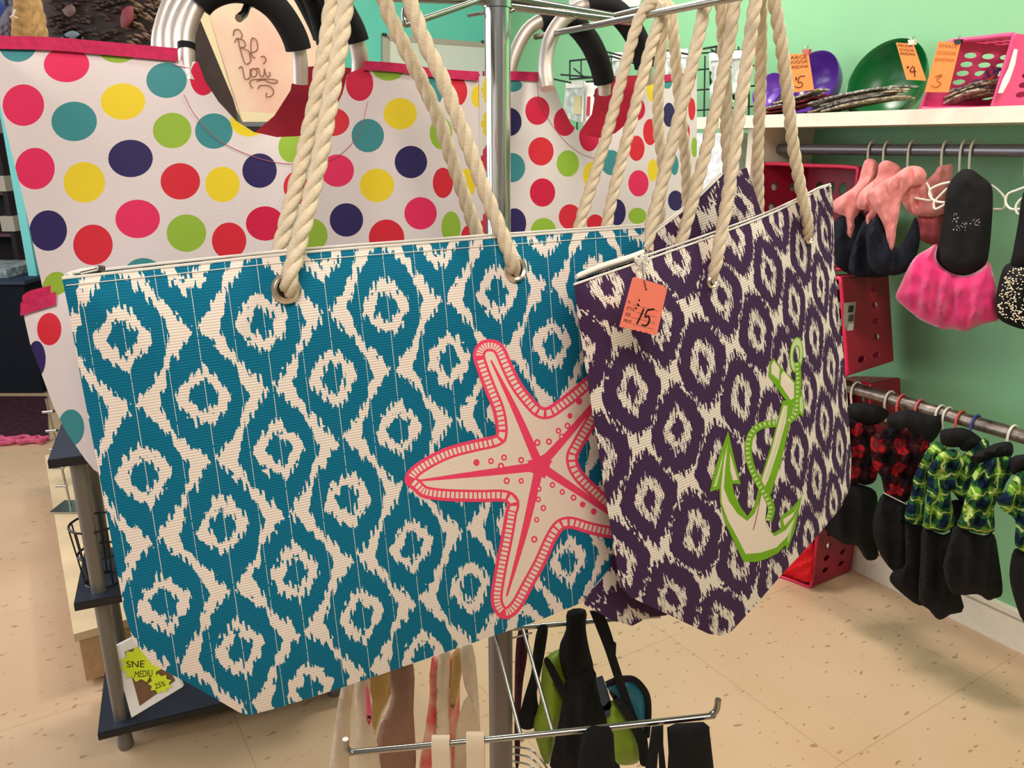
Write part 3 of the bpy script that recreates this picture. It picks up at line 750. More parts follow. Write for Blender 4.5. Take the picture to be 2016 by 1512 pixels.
# ---- teal tote behind, only its ropes show
plT2 = VP(1135, .93, .6)
outT2 = [(1080, 500), (1150, 492), (1220, 486), (1255, 482), (1258, 800), (1240, 1080), (1100, 1130), (1060, 900)]
SfT2 = Surf(plT2, outT2, .008, 60)
t2, _ = tote('tote_bag', outT2, 4, SfT2, .05, IK_T, uvT, 'teal tote hidden behind the starfish tote, showing only its rope handles', step=40)
handle(t2, [(1128, 520), (1138, 455), (1155, 395), (1182, 310), (1210, 210), (1236, 110), (1262, 30)], .93, [(1352, 470), (1352, 400), (1350, 320), (1342, 240), (1332, 140), (1325, 60), (1318, 15)], 1.06, (1292, 3), 1.0)
handle(t2, [(1185, 520), (1194, 450), (1204, 395), (1225, 310), (1252, 205), (1276, 110), (1298, 40)], .94, [(1305, 480), (1300, 400), (1305, 330), (1296, 250), (1297, 160), (1303, 80), (1308, 30)], 1.03, (1303, 6), .985)

# ================================================================ POLKA DOT CARRIERS
def dots(L): return [(ell(x, y, rx, ry), DM[k]) for k, x, y, rx, ry in L]
plK = VP(958, .90, .56)
SfK_o = [(-60, 80), (0, 82), (100, 83), (220, 95), (350, 104), (352, 118), (390, 122), (404, 160), (430, 200), (465, 238), (500, 260), (545, 270), (590, 268), (625, 255), (655, 225), (674, 185), (684, 148), (692, 142), (722, 130), (790, 130), (870, 142), (942, 148), (944, 480), (948, 760), (700, 1000), (400, 1020), (250, 960), (178, 908), (160, 830), (140, 772), (113, 685), (94, 620), (83, 563), (65, 480), (46, 393), (21, 293), (0, 205), (-25, 100)]
SfK = Surf(plK, SfK_o, .012, 70, lambda x, y: .004 * math.sin(x / 60.0 + y / 200.0))
Kd = dots([('t', 35, 85, 38, 37), ('p', 131, 127, 45, 35), ('g', 232, 98, 38, 26), ('t', 328, 158, 40, 35), ('c', 400, 152, 26, 36), ('p', 46, 207, 41, 41), ('t', 146, 239, 45, 39), ('y', 242, 200, 44, 36), ('g', 339, 257, 38, 35), ('t', 421, 258, 37, 35), ('p', 69, 332, 39, 41), ('y', 166, 359, 41, 40), ('n', 257, 312, 44, 37), ('r', 355, 357, 39, 36), ('y', 438, 363, 34, 35), ('n', 511, 336, 34, 34), ('n', 95, 454, 37, 40), ('r', 183, 482, 39, 40), ('p', 271, 431, 44, 38), ('g', 367, 459, 39, 37), ('r', 451, 474, 34, 36), ('c', 522, 440, 38, 34), ('t', 282, 540, 38, 32), ('g', 112, 574, 30, 39), ('r', 152, 800, 18, 44), ('t', 140, 660, 26, 40),
    ('y', 490, 240, 36, 29), ('g', 572, 290, 24, 30), ('r', 592, 368, 34, 34), ('r', 655, 240, 33, 28), ('c', 708, 165, 27, 34), ('g', 765, 135, 32, 24), ('t', 850, 180, 22, 32), ('r', 898, 180, 22, 30), ('t', 724, 267, 32, 33), ('y', 788, 224, 33, 31), ('g', 868, 262, 22, 32), ('n', 809, 319, 32, 32), ('p', 664, 336, 33, 32), ('y', 742, 365, 34, 33), ('n', 682, 433, 33, 33), ('r', 761, 468, 35, 36), ('p', 828, 420, 32, 32), ('g', 888, 448, 19, 32), ('r', 872, 360, 20, 30), ('y', 918, 362, 18, 30), ('g', 613, 463, 32, 33), ('y', 940, 190, 12, 22), ('r', 925, 470, 18, 28)])
def carrier(name, outline, surf, shapes, thick, label, back=True):
    base = surf(*outline[len(outline) // 2]); t = thing(name, base, label, 'shopping tote')
    mb = MB(); sheet(mb, outline, shapes, POLYW, lambda a, b: surf(a, b), 16); weld(mb.build('front_panel', t))
    n = surf.pl.n; away = n if n.dot(surf(*outline[0]) - CAM) > 0 else -n
    mb = MB(); sheet(mb, outline, [], REDLIN, lambda a, b: surf(a, b) + away * .0025, 30, flip=True); weld(mb.build('lining', t))
    return t, away
k1, awK = carrier('polka_dot_carrier', SfK_o, SfK, Kd, .12, 'big white polka dot carrier bag left of the pole, behind the teal tote')
# pink band along the top edge, stitched
def band(t, surf, pts, wpx, m=PINKTRIM):
    mb = MB(); P = s2(pts, 6, False); V = []; Fc = []
    for x, y in P:
        for yy, e in ((y, .0012), (y, .003), (y + wpx, .003), (y + wpx, .0012)): V.append(surf(x, yy, e))
    n = len(P)
    for i in range(n - 1):
        for k in range(4): Fc.append((i * 4 + k, i * 4 + (k + 1) % 4, i * 4 + 4 + (k + 1) % 4, i * 4 + 4 + k))
    Fc += [(3, 2, 1, 0), tuple(4 * (n - 1) + k for k in range(4))]
    mb.add(V, Fc, m); mb.build('binding', t)
band(k1, SfK, [(-58, 66), (0, 70), (100, 73), (220, 83), (350, 95)], 26)
band(k1, SfK, [(716, 120), (740, 121), (790, 125), (860, 135), (943, 141)], 18)
# back half of the bag, its crimson inside seen through the scoop
plKb = VP(958, 1.01, .56)
SfKb_o = [(500, 262), (540, 228), (572, 178), (574, 165), (602, 156), (600, 132), (640, 128), (700, 135), (720, 140), (945, 146), (946, 700), (400, 800), (380, 300)]
mb = MB(); sheet(mb, SfKb_o, [], REDLIN, lambda a, b: plKb.hit(a, b), 40); sheet(mb, SfKb_o, dots([('r', 950, 275, 30, 30)]), POLYW, lambda a, b: plKb.hit(a, b, -.003), 40, flip=True); mb.build('back_panel', k1)
gus = [(942, 148), (958, 150), (958, 480), (944, 480)]
mb = MB()
GD = [(178, 'y'), (245, 'y'), (312, 'c'), (372, 'g'), (440, 'c')]
for i in range(150):
    for q in range(12):
        vs = []
        for di, dq in ((0, 0), (0, 1), (1, 1), (1, 0)):
            s_ = (q + dq) / 12; y = 150 + (i + di) * 4; vs.append(SfK(943, y).lerp(plKb.hit(946, y), s_) + Vector((.008 * math.sin(s_ * math.pi), 0, 0)))
        mm = POLYW
        for yc, kk in GD:
            if ((q - 5.5) / 4.6) ** 2 + ((152 + i * 4 - yc) / 27) ** 2 < 1: mm = DM[kk]
        mb.add(vs, [(0, 1, 2, 3)], mm)
weld(mb.build('side_gusset', k1))
STITCH = mat('crimson_thread', (196, 110, 124), .8)
def thread(t, surf, pts, r=.00032):
    MB().tube([surf(x, y, .0008) for x, y in s2(pts, 8, False)], r, STITCH, 4).build('seam_stitching', t)
thread(k1, SfK, [(342, 116), (344, 128), (372, 134)]); thread(k1, SfK, [(362, 186), (385, 228), (430, 275), (490, 305), (545, 320), (600, 322), (660, 310), (705, 265), (724, 200)])
def hoop(t, pts, Y0, Y1, fa, fb, r=.0085, rf=.0135, band_at=None):
    P = [PY(x, y, Y0 + (Y1 - Y0) * i / (len(pts) - 1)) for i, (x, y) in enumerate(pts)]; C = smoothp(P, 8)
    h = MB().tube(C, r, ALU, 14).build('hoop_handle', t)
    a, b = int(fa * (len(C) - 1)), int(fb * (len(C) - 1)); MB().tube(C[a:b + 1], rf, FOAM, 16).build('foam_grip', h)
    if band_at is not None:
        i = int(band_at * (len(C) - 1)); MB().tube(C[i:i + 3], r * 1.12, FOAM, 14).build('rubber_band', h)
    return h
hoop(k1, [(372, 160), (368, 110), (370, 60), (395, 5), (440, -20), (490, -18), (540, 12), (575, 62), (590, 110), (592, 165)], .755, .80, .33, .87, .0068, .0118, .14)
hoop(k1, [(352, 130), (352, 60), (392, -10), (470, -60), (560, -60), (640, -20), (690, 50), (708, 110), (708, 150)], .80, .86, .28, .82, .0085, .0125)
# sister carriers hanging behind on the same arm: hoops and a corner show
k3 = thing('polka_dot_carrier', PY(110, 900, .80), 'white polka dot carrier with pink edge, its corner poking out low at far left', 'shopping tote')
pl3 = VP(100, .66, .5); S3_o = [(46, 618), (90, 592), (160, 560), (300, 560), (400, 900), (300, 1000), (185, 925), (168, 905), (130, 850), (105, 800), (83, 740), (60, 680)]
S3 = Surf(pl3, S3_o, .006, 40)
mb = MB(); sheet(mb, S3_o, dots([('r', 97, 648, 24, 32), ('n', 72, 707, 18, 36), ('t', 140, 842, 26, 36)]), POLYW, S3, 16); sheet(mb, S3_o, [], POLYW, lambda a, b: S3(a, b, -.02), 30, flip=True); mb.build('front_panel', k3)
band(k3, S3, [(40, 596), (70, 586), (110, 574)], 26); band(k3, lambda x, y, e=0: S3(x, y, e - .02), [(44, 582), (60, 572), (100, 562)], 20)
hoop(k3, [(334, 130), (334, 60), (372, -15), (450, -75), (540, -90), (610, -20), (640, 60), (652, 120), (655, 170)], .84, .92, .28, .80, .0085, .0125)
k4 = thing('polka_dot_carrier', PY(330, 900, .95), 'rearmost polka dot carrier on the left arm, only its metal hoop showing', 'shopping tote')
hoop(k4, [(314, 130), (318, 60), (352, -20), (430, -85), (520, -110), (580, -40), (620, 30), (640, 80), (650, 140)], .90, .97, .28, .86, .0085, .0125)
pl4 = VP(330, .99, .5); mb = MB(); puffy(mb, [(300, 150), (520, 300), (650, 160), (660, 700), (300, 720)], pl4, .004, POLYW, 60, sm=1); mb.build('front_panel', k4)
# ---- right carrier
plR = VP(1003, 1.22, .75)
R_o = [(940, 150), (1003, 150), (1060, 152), (1064, 162), (1086, 160), (1096, 178), (1108, 212), (1125, 245), (1145, 264), (1180, 272), (1212, 262), (1240, 238), (1258, 200), (1268, 168), (1300, 158), (1372, 150), (1372, 300), (1368, 420), (1360, 700), (1150, 760), (960, 760), (945, 500)]
SfR = Surf(plR, R_o, .015, 50, lambda x, y: .005 * math.sin(x / 38.0) - max(0, (x - 1270) / 100.0) ** 2 * .06)
Rd = dots([('n', 1003, 240, 24, 28), ('c', 1058, 218, 24, 28), ('c', 1112, 240, 22, 28), ('r', 1065, 298, 25, 28), ('g', 1118, 322, 22, 26), ('t', 1008, 330, 26, 29), ('c', 1068, 379, 25, 28), ('n', 1013, 440, 23, 30), ('g', 1070, 455, 25, 26), ('r', 1122, 427, 22, 25), ('c', 1160, 268, 20, 30), ('y', 1165, 345, 17, 26), ('t', 1203, 320, 20, 25), ('c', 1255, 215, 15, 22), ('r', 1253, 292, 16, 25), ('p', 1257, 361, 20, 26), ('n', 1215, 418, 17, 26), ('r', 1172, 440, 17, 18), ('g', 1255, 425, 18, 16), ('y', 1285, 335, 10, 22), ('r', 1280, 260, 14, 26), ('t', 1314, 163, 9, 12), ('n', 1317, 226, 12, 24), ('y', 1284, 175, 11, 26), ('r', 1362, 215, 7, 22), ('r', 1350, 262, 8, 22), ('g', 1367, 290, 6, 20), ('t', 1328, 325, 8, 20), ('n', 1330, 395, 15, 20), ('t', 1008, 168, 20, 13), ('r', 1340, 460, 15, 20)])
k2, awR = carrier('polka_dot_carrier', R_o, SfR, Rd, .1, 'white polka dot carrier bag hanging to the right of the pole')
band(k2, SfR, [(950, 140), (1003, 140), (1060, 142)], 18); band(k2, SfR, [(1285, 148), (1320, 146), (1370, 142)], 14)
plRb = VP(1003, 1.31, .7); mb = MB(); Rb = [(1142, 258), (1165, 225), (1174, 174), (1200, 168), (1200, 150), (1262, 148), (1280, 170), (1280, 420), (1120, 420)]
sheet(mb, Rb, [], REDLIN, lambda a, b: plRb.hit(a, b), 30); sheet(mb, Rb, [], POLYW, lambda a, b: plRb.hit(a, b, -.003), 30, flip=True); mb.build('back_panel', k2)
thread(k2, SfR, [(1058, 160), (1062, 195), (1080, 235), (1110, 275), (1140, 300), (1170, 312)]); thread(k2, SfR, [(1062, 172), (1080, 172), (1093, 176)])
hoop(k2, [(1078, 175), (1074, 130), (1084, 75), (1112, 35), (1155, 12), (1205, 18), (1244, 58), (1266, 110), (1275, 165)], 1.2, 1.3, .50, .93, .0105, .0165)
hoop(k2, [(1002, 165), (1012, 110), (1040, 58), (1082, 36), (1126, 44), (1158, 78), (1178, 118), (1189, 158), (1190, 185)], 1.27, 1.33, .34, .90, .0098, .0165)

# ================================================================ HAND LETTERED PLAQUE
plq = VP(480, 2.6, .25)
pq = thing('wooden_plaque', plq.hit(500, 240), 'cream and pink painted wooden plaque lettered Be you, seen through the hoop', 'sign')
PINKW = mat('pink_wash_wood', (252, 226, 196), .7, c2=(250, 200, 178), nscale=5)
fq = [(405, 10), (640, -10), (668, 232), (468, 218)]
WOODC = mat('cream_wood', (250, 232, 188), .7)
MB().slab([plq.hit(x, y) for x, y in fq], Vector((-.004, .03, -.002)), PINKW).build('panel', pq, smooth=False)
mb = MB(); mb.slab([plq.hit(x, y) for x, y in [(388, 24), (405, 10), (466, 218), (478, 240)]], Vector((0, .03, 0)), WOODC)
mb.slab([plq.hit(x, y) for x, y in [(478, 240), (466, 218), (668, 232), (670, 240)]], Vector((0, .03, 0)), WOODC); mb.build('edge', pq, smooth=False)
mb = MB(); zq = lambda pts: Z((300, 0), 4.383, pts)
for st in ([(700, 310), (705, 265), (745, 255), (775, 300), (765, 335)], [(710, 365), (735, 330), (760, 430), (800, 545), (840, 540), (850, 500)], [(735, 330), (790, 350), (800, 400), (765, 410), (830, 440), (845, 500)], [(850, 510), (845, 460), (905, 430), (900, 350), (860, 330), (850, 400), (860, 480), (890, 500)], [(935, 490), (965, 485), (980, 520), (955, 552)],
    [(745, 590), (770, 575), (785, 620), (800, 680), (840, 670), (845, 590)], [(850, 620), (870, 590), (900, 610), (895, 650), (865, 665), (852, 630)], [(880, 600), (915, 590), (930, 650), (960, 655), (968, 590)], [(968, 600), (990, 660), (1015, 650), (1010, 620)], [(865, 762), (840, 720), (860, 690), (960, 680), (1040, 685), (1078, 695), (1070, 715), (1020, 715), (960, 690), (900, 700)], [(910, 765), (930, 740), (1000, 740), (1045, 780), (1030, 825), (985, 835), (985, 800)]):
    mb.tube([plq.hit(x, y, .0006) for x, y in s2(zq(st), 6, False)], .0020, BROWNINK, 5)
mb.build('lettering', pq)
# easel ledge the plaque stands on
ez = plq.hit(500, 241)
o = MB().box((ez.x + .14, ez.y + .10, (ez.z - .012) / 2), .42, .22, ez.z - .012, BLACKM).build('pedestal', label='black pedestal the Be you plaque stands on, seen just under it', cat='pedestal', smooth=False); recentre(o, (ez.x + .14, ez.y + .10, 0))

# ================================================================ WHITE BOARD ON BACK WALL
plB = Plane(BN, corner.dot(BN) - .012)
bq = [(755, 68), (958, 86), (958, 250), (755, 240)]
wb = thing('framed_board', plB.hit(860, 245), 'pale grey framed board on the aqua wall behind the pole', 'board')
MB().slab([plB.hit(x, y) for x, y in [(768, 78), (958, 92), (958, 250), (768, 240)]], BN * .01, mat('grey_board', (206, 208, 200), .4)).build('board', wb, smooth=False)
mb = MB()
for q in ([(753, 67), (958, 84), (958, 93), (753, 79)], [(753, 67), (768, 69), (768, 240), (753, 240)]): mb.slab([plB.hit(x, y, .004) for x, y in q], BN * .014, mat('taupe_frame', (168, 158, 144), .5))
mb.build('frame', wb, smooth=False)
for x, y in ((757, 70), (952, 84)): MB().lathe(plB.hit(x, y, .006), [(0, 0), (.012, 0), (.012, .01), (0, .01)], BLACKM, 12).build('corner_clip', wb)

# ================================================================ RIGHT WALL: SHELF, RODS
def W(x, y, off): return WP(off).hit(x, y)
sa = W(1405, 240, .34); zt_, zb = W(1750, 217, .34).z, W(1750, 246, .34).z
def along(p, q): return (Vector(q) - Vector(p)).dot(WD)
s0 = W(1362, 240, .34); L = 2.6
shelf = MB().box(s0 + WD * L / 2 + WN * .17 + Vector((0, 0, (zt_ + zb) / 2 - s0.z)), L, .34, zt_ - zb, WHITEP, ax=WD, ay=WN).build('wall_shelf', smooth=False, label='long white wooden shelf on the green wall above the dog clothes', cat='shelf')
recentre(shelf, s0 + WN * .34)
sup_ = W(1475, 300, .30); hs = zb
o = MB().box(Vector((sup_.x, sup_.y, hs / 2)) + WN * .15, .022, .30, hs, WHITEP, ax=WD, ay=WN).build('shelf_support', smooth=False, label='white upright panel holding up the left end of the shelf', cat='panel'); recentre(o, Vector((sup_.x, sup_.y, 0)) + WN * .15)
def rod(name, y1, x1, x2, off, r, label, m, end=None):
    a = W(x1, y1, off); b = a + WD * 2.2; 
    t = thing(name, a, label, 'rod'); MB().tube([a, b], r, m, 24).build('pipe', t)
    fl = MB(); q = WD.to_track_quat('Z', 'Y').to_matrix(); fl.lathe(a, [(0, 0), (r * 2.0, 0), (r * 2.0, .008), (r * 1.2, .012), (r * 1.2, .03)], m, 24, q); fl.build('end_flange', t); return a
r1 = rod('clothes_rod', 293, 1484, 2016, .17, .0165, 'upper grey pipe rod under the white shelf', mat('grey_pipe', (128, 128, 132), .35, .6))
r2 = rod('clothes_rod', 742, 1602, 2016, .25, .0185, 'lower worn steel pipe rod holding the plaid coats', mat('worn_pipe', (160, 146, 134), .42, .8, noise=.4, nscale=40))
def hanger(hx, hy, rodoff, body, label, m=WHITEPL, group=None, r=.0032, hook_h=26, lean=0):
    """hook over the rod at pixel hx, plus traced loops of the shoulders"""
    c = W(hx, hy, rodoff)
    t = thing('clothes_hanger', c, label, 'hanger', group)
    R = .022 if rodoff > .2 else .0205; P = []
    for k in range(9):
        a = math.pi * (1.05 - k / 8 * 1.0); P.append(c + WN * (-math.cos(a)) * -R * 1 + Vector((0, 0, R * math.sin(a))))
    P = [c + WN * (R * math.cos(math.pi * (k / 8))) * 1 + Vector((0, 0, R * math.sin(math.pi * k / 8))) for k in range(9)]
    P.append(c - WN * R + Vector((0, 0, -.018))); P.append(c - WN * R * .6 + Vector((0, 0, -.045 * hook_h / 26))); P.append(c - WN * R * .2 + Vector((0, 0, -.07 * hook_h / 26)))
    MB().tube(smoothp(P, 4), r, m, 8).build('hook', t)
    for pts, off in body:
        cl = smoothp([W(x, y, off) for x, y in pts], 6); MB().tube(cl, r * .95, m, 8).build('shoulder_loop', t)
    return t
Zu = lambda pts: Z((1620, 260), 3.6, pts)
def GP(x, y, off, turn=.45):
    """garment plane: between square to the rod and facing the room"""
    p = W(x, y, off); n = (WD * (1 - turn) - WN * turn).normalized(); n = Vector((n.x, n.y, 0)); return Plane(n, n.dot(p))
HL = {0: 'white hanger hook of the leftmost pink dress', 1: 'white hanger hook of the second pink dress', 2: 'white hanger hook of the third pink dress', 3: 'white hanger behind the rod holding the far pink dress', 4: 'white hanger hook just left of the black tutu dress neck', 5: 'white hanger hook rising from the neck of the black tutu dress'}
loops = {3: [(Zu([(720, 320), (650, 340), (598, 375), (590, 430), (640, 462), (740, 482), (770, 475), (755, 400), (735, 360)]), .30)], 5: [(Zu([(900, 355), (830, 372), (765, 405), (758, 450), (800, 490), (890, 500)]), .33)], 4: [(Zu([(890, 498), (800, 545), (788, 500), (820, 460), (880, 400)]), .33), (Zu([(1195, 375), (1240, 410), (1290, 470), (1280, 540), (1210, 548)]), .28)]}
for i, (x, y) in enumerate(Zu([(355, 100), (465, 100), (640, 100), (880, 100), (1010, 100), (1080, 100)])):
    hanger(x, 292, .17, loops.get(i, []), HL[i], group='white hangers on the upper rod', hook_h=40 if i < 3 else 34)
hanger(2030, 292, .17, [(Zu([(1450, 385), (1380, 410), (1312, 440), (1296, 500), (1340, 547), (1450, 540)]), .30), (Zu([(1450, 455), (1400, 480), (1368, 530), (1385, 578), (1450, 575)]), .33)], 'white hanger of the sequin dress at the right edge', group='white hangers on the upper rod')
def garment(name, cat, label, parts, group=None):
    p0 = parts[0][2]; t = thing(name, p0.hit(*parts[0][1][0]), label, cat, group)
    for nm, pts, pl, th, m, kw in parts:
        mb = MB(); puffy(mb, pts, pl, th, m, **kw); mb.build(nm, t)
    return t
kf = dict(step=5, folds=.004, fper=22, fdir=(1, .2), WW=14, wr=.016)
pg = [(GP(1700, 400, .30), [(300, 200), (345, 188), (390, 225), (372, 345), (290, 460), (250, 600), (222, 770), (185, 745), (160, 690), (165, 605), (100, 575), (68, 550), (72, 492), (130, 450), (240, 370), (275, 260)], [(72, 650), (200, 560), (300, 600), (290, 800), (230, 1000), (110, 960), (80, 860)], 'pink dog dress with navy skirt, farthest left on the upper rod'),
      (GP(1730, 400, .32), [(400, 225), (450, 200), (520, 225), (550, 270), (480, 400), (400, 520), (370, 600), (320, 665), (305, 600), (330, 560), (270, 550), (240, 530), (250, 450), (300, 390), (370, 330), (390, 280)], [(280, 640), (360, 600), (440, 640), (470, 860), (480, 1010), (330, 1030), (190, 1000), (200, 850)], 'pink dog dress with navy skirt, second from left on the upper rod'),
      (GP(1770, 400, .35), [(500, 310), (560, 265), (620, 240), (700, 250), (738, 310), (700, 370), (620, 390), (560, 470), (545, 560), (520, 700), (508, 800), (480, 840), (455, 780), (440, 690), (400, 600), (375, 560), (335, 500), (325, 420), (360, 395), (440, 340)], [(370, 600), (430, 660), (520, 820), (600, 720), (660, 600), (690, 760), (640, 930), (570, 1000), (460, 1015), (330, 960), (310, 720)], 'pink ruffled dog dress with navy skirt, nearest and third on the upper rod'),
      (GP(1810, 400, .28), [(820, 245), (880, 232), (918, 235), (915, 330), (880, 440), (870, 560), (800, 600), (720, 600), (650, 590), (600, 560), (550, 470), (540, 340), (600, 300), (690, 300), (730, 340), (790, 290)], [(670, 600), (770, 595), (870, 585), (850, 780), (780, 800), (700, 770), (670, 700)], 'pink dog dress with dusty rose skirt hanging behind the black one')]
for i, (pl, a, b, lb) in enumerate(pg):
    garment('dog_dress', 'dog dress', lb, [('bodice', Zu(a), pl, .014, PINKF, kf), ('skirt', Zu(b), Plane(pl.n, pl.d + (.012 if pl.n.dot(WD) > 0 else -.012) * -1), .018, NAVYF if i < 3 else mat('dusty_rose_fabric', (168, 78, 84), .9), dict(step=7, folds=.008, fper=30, WW=14, wr=.016))], 'pink dog dresses')
pl = GP(1880, 450, .33, .75)
kd = garment('dog_dress', 'dog dress', 'black sleeveless dog dress with hot pink tulle tutu and rhinestone bow', [
    ('bodice', Zu([(960, 285), (1000, 262), (1060, 268), (1120, 310), (1185, 365), (1205, 440), (1198, 640), (1170, 900), (1110, 975), (1000, 1018), (880, 985), (805, 900), (820, 790), (855, 600), (870, 450), (905, 350)]), pl, .03, BLACKF, dict(step=9, folds=.003, fper=50, WW=22, wr=.008)),
    ('tulle_skirt', Zu([(812, 793), (802, 890), (870, 975), (1000, 1020), (1120, 972), (1175, 920), (1215, 1030), (1245, 1180), (1252, 1320), (1200, 1345), (1120, 1366), (1010, 1412), (930, 1400), (850, 1396), (700, 1335), (640, 1290), (580, 1242), (515, 1170), (545, 1090), (600, 970), (660, 880), (740, 830)]), Plane(pl.n, pl.d), .04, TULLE, dict(step=6, folds=.009, fper=34, fdir=(1, .15), WW=26, wr=.016))])
mb = MB(); random.seed(3)
for cx_, cy_, rx, ry, nn in ((940, 610, 22, 34, 16), (1085, 640, 28, 24, 18), (970, 680, 50, 18, 16), (1010, 650, 40, 8, 8)):
    for k in range(nn):
        x, y = Zu([(cx_ + random.uniform(-rx, rx), cy_ + random.uniform(-ry, ry))])[0]; c = pl.hit(x, y, .039); mb.lathe(c, [(0, .0015), (.0012, 0), (0, -.0015)], mat('rhinestone', (235, 235, 230), .15, .9), 6)
mb.build('rhinestone_bow', kd)
pl = GP(2010, 500, .33, .7)
sq = garment('dog_dress', 'dog dress', 'black dog dress with white sequin dotted skirt at the right edge', [
    ('bodice', Zu([(1440, 400), (1400, 520), (1385, 640), (1345, 860), (1330, 960), (1440, 1000), (1640, 1000), (1660, 500), (1560, 380)]), pl, .03, BLACKF, dict(step=14)),
    ('skirt', Zu([(1320, 930), (1270, 985), (1235, 1120), (1222, 1210), (1240, 1315), (1340, 1375), (1460, 1400), (1700, 1380), (1680, 980), (1440, 950)]), pl, .045, BLACKF, dict(step=10, folds=.006, fper=26))])
mb = MB(); sk = Zu([(1320, 960), (1250, 1100), (1240, 1290), (1340, 1350), (1460, 1380), (1500, 1380), (1500, 960)])
for k in range(300):
    x, y = random.uniform(1962, 2030), random.uniform(525, 645)
    if pip(sk, np.array([x]), np.array([y]))[0]:
        c = pl.hit(x, y, .05); mb.lathe(c, [(0, .002), (random.choice([.0016, .0026]), 0), (0, -.002)], mat('sequin', (240, 226, 200), .3), 8)
mb.build('sequins', sq, label='white sequin dots', kind='stuff')

# ---- lower rod
Zl = lambda pts: Z((1640, 740), 3.024, pts)
RPL = plaid('red_black_plaid', (158, 26, 34), (48, 16, 22), (22, 18, 22), (66, 34, 36), 15)
GPL = plaid('green_navy_plaid', (100, 146, 44), (40, 82, 52), (20, 34, 56), (206, 220, 128), 19)
hk = [((140, 62), WHITEPL, 'white hanger hook, farthest left on the lower rod'), ((340, 122), WHITEPL, 'white hanger hook, second from the left on the lower rod'), ((412, 145), CORAL, 'left one of two coral hanger hooks above the red plaid coats'), ((520, 175), CORAL, 'right one of two coral hanger hooks above the red plaid coats'), ((640, 210), WHITEPL, 'left one of a close pair of white hanger hooks on the lower rod'), ((684, 224), WHITEPL, 'right one of a close pair of white hanger hooks on the lower rod'), ((762, 248), CORAL, 'coral hanger hook above the green plaid coats'), ((852, 272), BLUEPL, 'blue hanger hook, the only blue one on the lower rod'), ((1070, 338), WHITEPL, 'white hanger hook near the right edge on the lower rod')]
for (x, y), m, lb in hk:
    x, y = Zl([(x, y)])[0]
    a = WP(.25).hit(x, y); rel = (a - r2).dot(WD); c = r2 + WD * rel; X, Y_ = proj(c)
    hanger(X, Y_, .25, [], lb, m, 'hangers on the lower rod', r=.0034)
kc = dict(step=5, folds=.008, fper=22, fdir=(1, .35), WW=14, wr=.034)
def coat(lb, off, turn, ref, body, bottom, collar, m, grp):
    x, y = Zl([ref])[0]; pl = GP(x, y, off, turn); sg = 1 if pl.n.dot(CAM) - pl.d > 0 else -1
    plb = Plane(pl.n, pl.d - sg * .012)
    parts = [('body', Zl(body), pl, .030, m, kc), ('skirt', Zl(bottom), plb, .026, BLACKF, dict(step=9, folds=.010, fper=42, WW=16, wr=.016))]
    if collar: parts.append(('collar', Zl(collar), Plane(pl.n, pl.d - sg * .004), .03, BLACKF, dict(step=10, folds=.004)))
    garment('dog_coat', 'dog coat', lb, parts, grp)
coat('red and black plaid dog coat farthest left, behind the purple tote edge', .33, .4, (170, 500), [(95, 250), (200, 290), (300, 300), (310, 420), (280, 500), (255, 620), (200, 650), (150, 640), (60, 620), (40, 400)], [(60, 640), (160, 645), (255, 690), (262, 800), (240, 900), (272, 1070), (200, 1095), (140, 1010), (60, 1000), (-60, 900), (-60, 760)], [(85, 180), (180, 160), (300, 190), (330, 240), (230, 300), (110, 280)], RPL, 'plaid dog coats')
coat('red and black plaid dog coat with white beaded waist, middle of the lower rod', .36, .4, (380, 600), [(230, 360), (330, 310), (470, 300), (570, 370), (560, 470), (520, 560), (480, 660), (440, 750), (370, 725), (310, 700), (285, 600), (240, 540), (225, 440)], [(300, 700), (380, 730), (440, 765), (470, 900), (520, 1060), (520, 1150), (430, 1165), (360, 1165), (280, 1060), (235, 930), (250, 800)], [(330, 240), (440, 200), (560, 230), (640, 250), (640, 330), (560, 410), (430, 370), (340, 320)], RPL, 'plaid dog coats')
coat('green and navy plaid dog coat, leftmost of the green ones', .36, .4, (520, 700), [(560, 440), (620, 392), (680, 420), (640, 520), (580, 640), (550, 720), (535, 880), (480, 880), (430, 865), (435, 780), (470, 690), (480, 600), (520, 520)], [(428, 868), (480, 885), (532, 890), (535, 1000), (525, 1120), (535, 1345), (500, 1360), (440, 1320), (340, 1225), (360, 1160), (430, 1120)], None, GPL, 'plaid dog coats')
coat('green and navy plaid dog coat, second of the green ones', .38, .4, (640, 720), [(600, 500), (650, 450), (740, 440), (770, 520), (740, 600), (700, 700), (730, 860), (700, 910), (655, 935), (590, 920), (540, 895), (555, 770), (560, 640), (565, 560)], [(532, 900), (600, 925), (660, 945), (720, 930), (690, 1100), (780, 1375), (700, 1420), (630, 1452), (570, 1390), (510, 1330), (520, 1100)], [(640, 330), (700, 312), (780, 310), (850, 350), (820, 400), (740, 425), (650, 410)], GPL, 'plaid dog coats')
coat('green and navy plaid dog coat, third of the green ones, partly covered', .34, .4, (760, 620), [(740, 500), (800, 450), (900, 370), (930, 420), (880, 520), (820, 640), (780, 760), (720, 700), (675, 650), (685, 580)], [(690, 760), (760, 740), (820, 800), (800, 960), (740, 1000), (690, 900)], [(750, 390), (800, 330), (870, 360), (900, 420), (820, 450), (760, 440)], GPL, 'plaid dog coats')
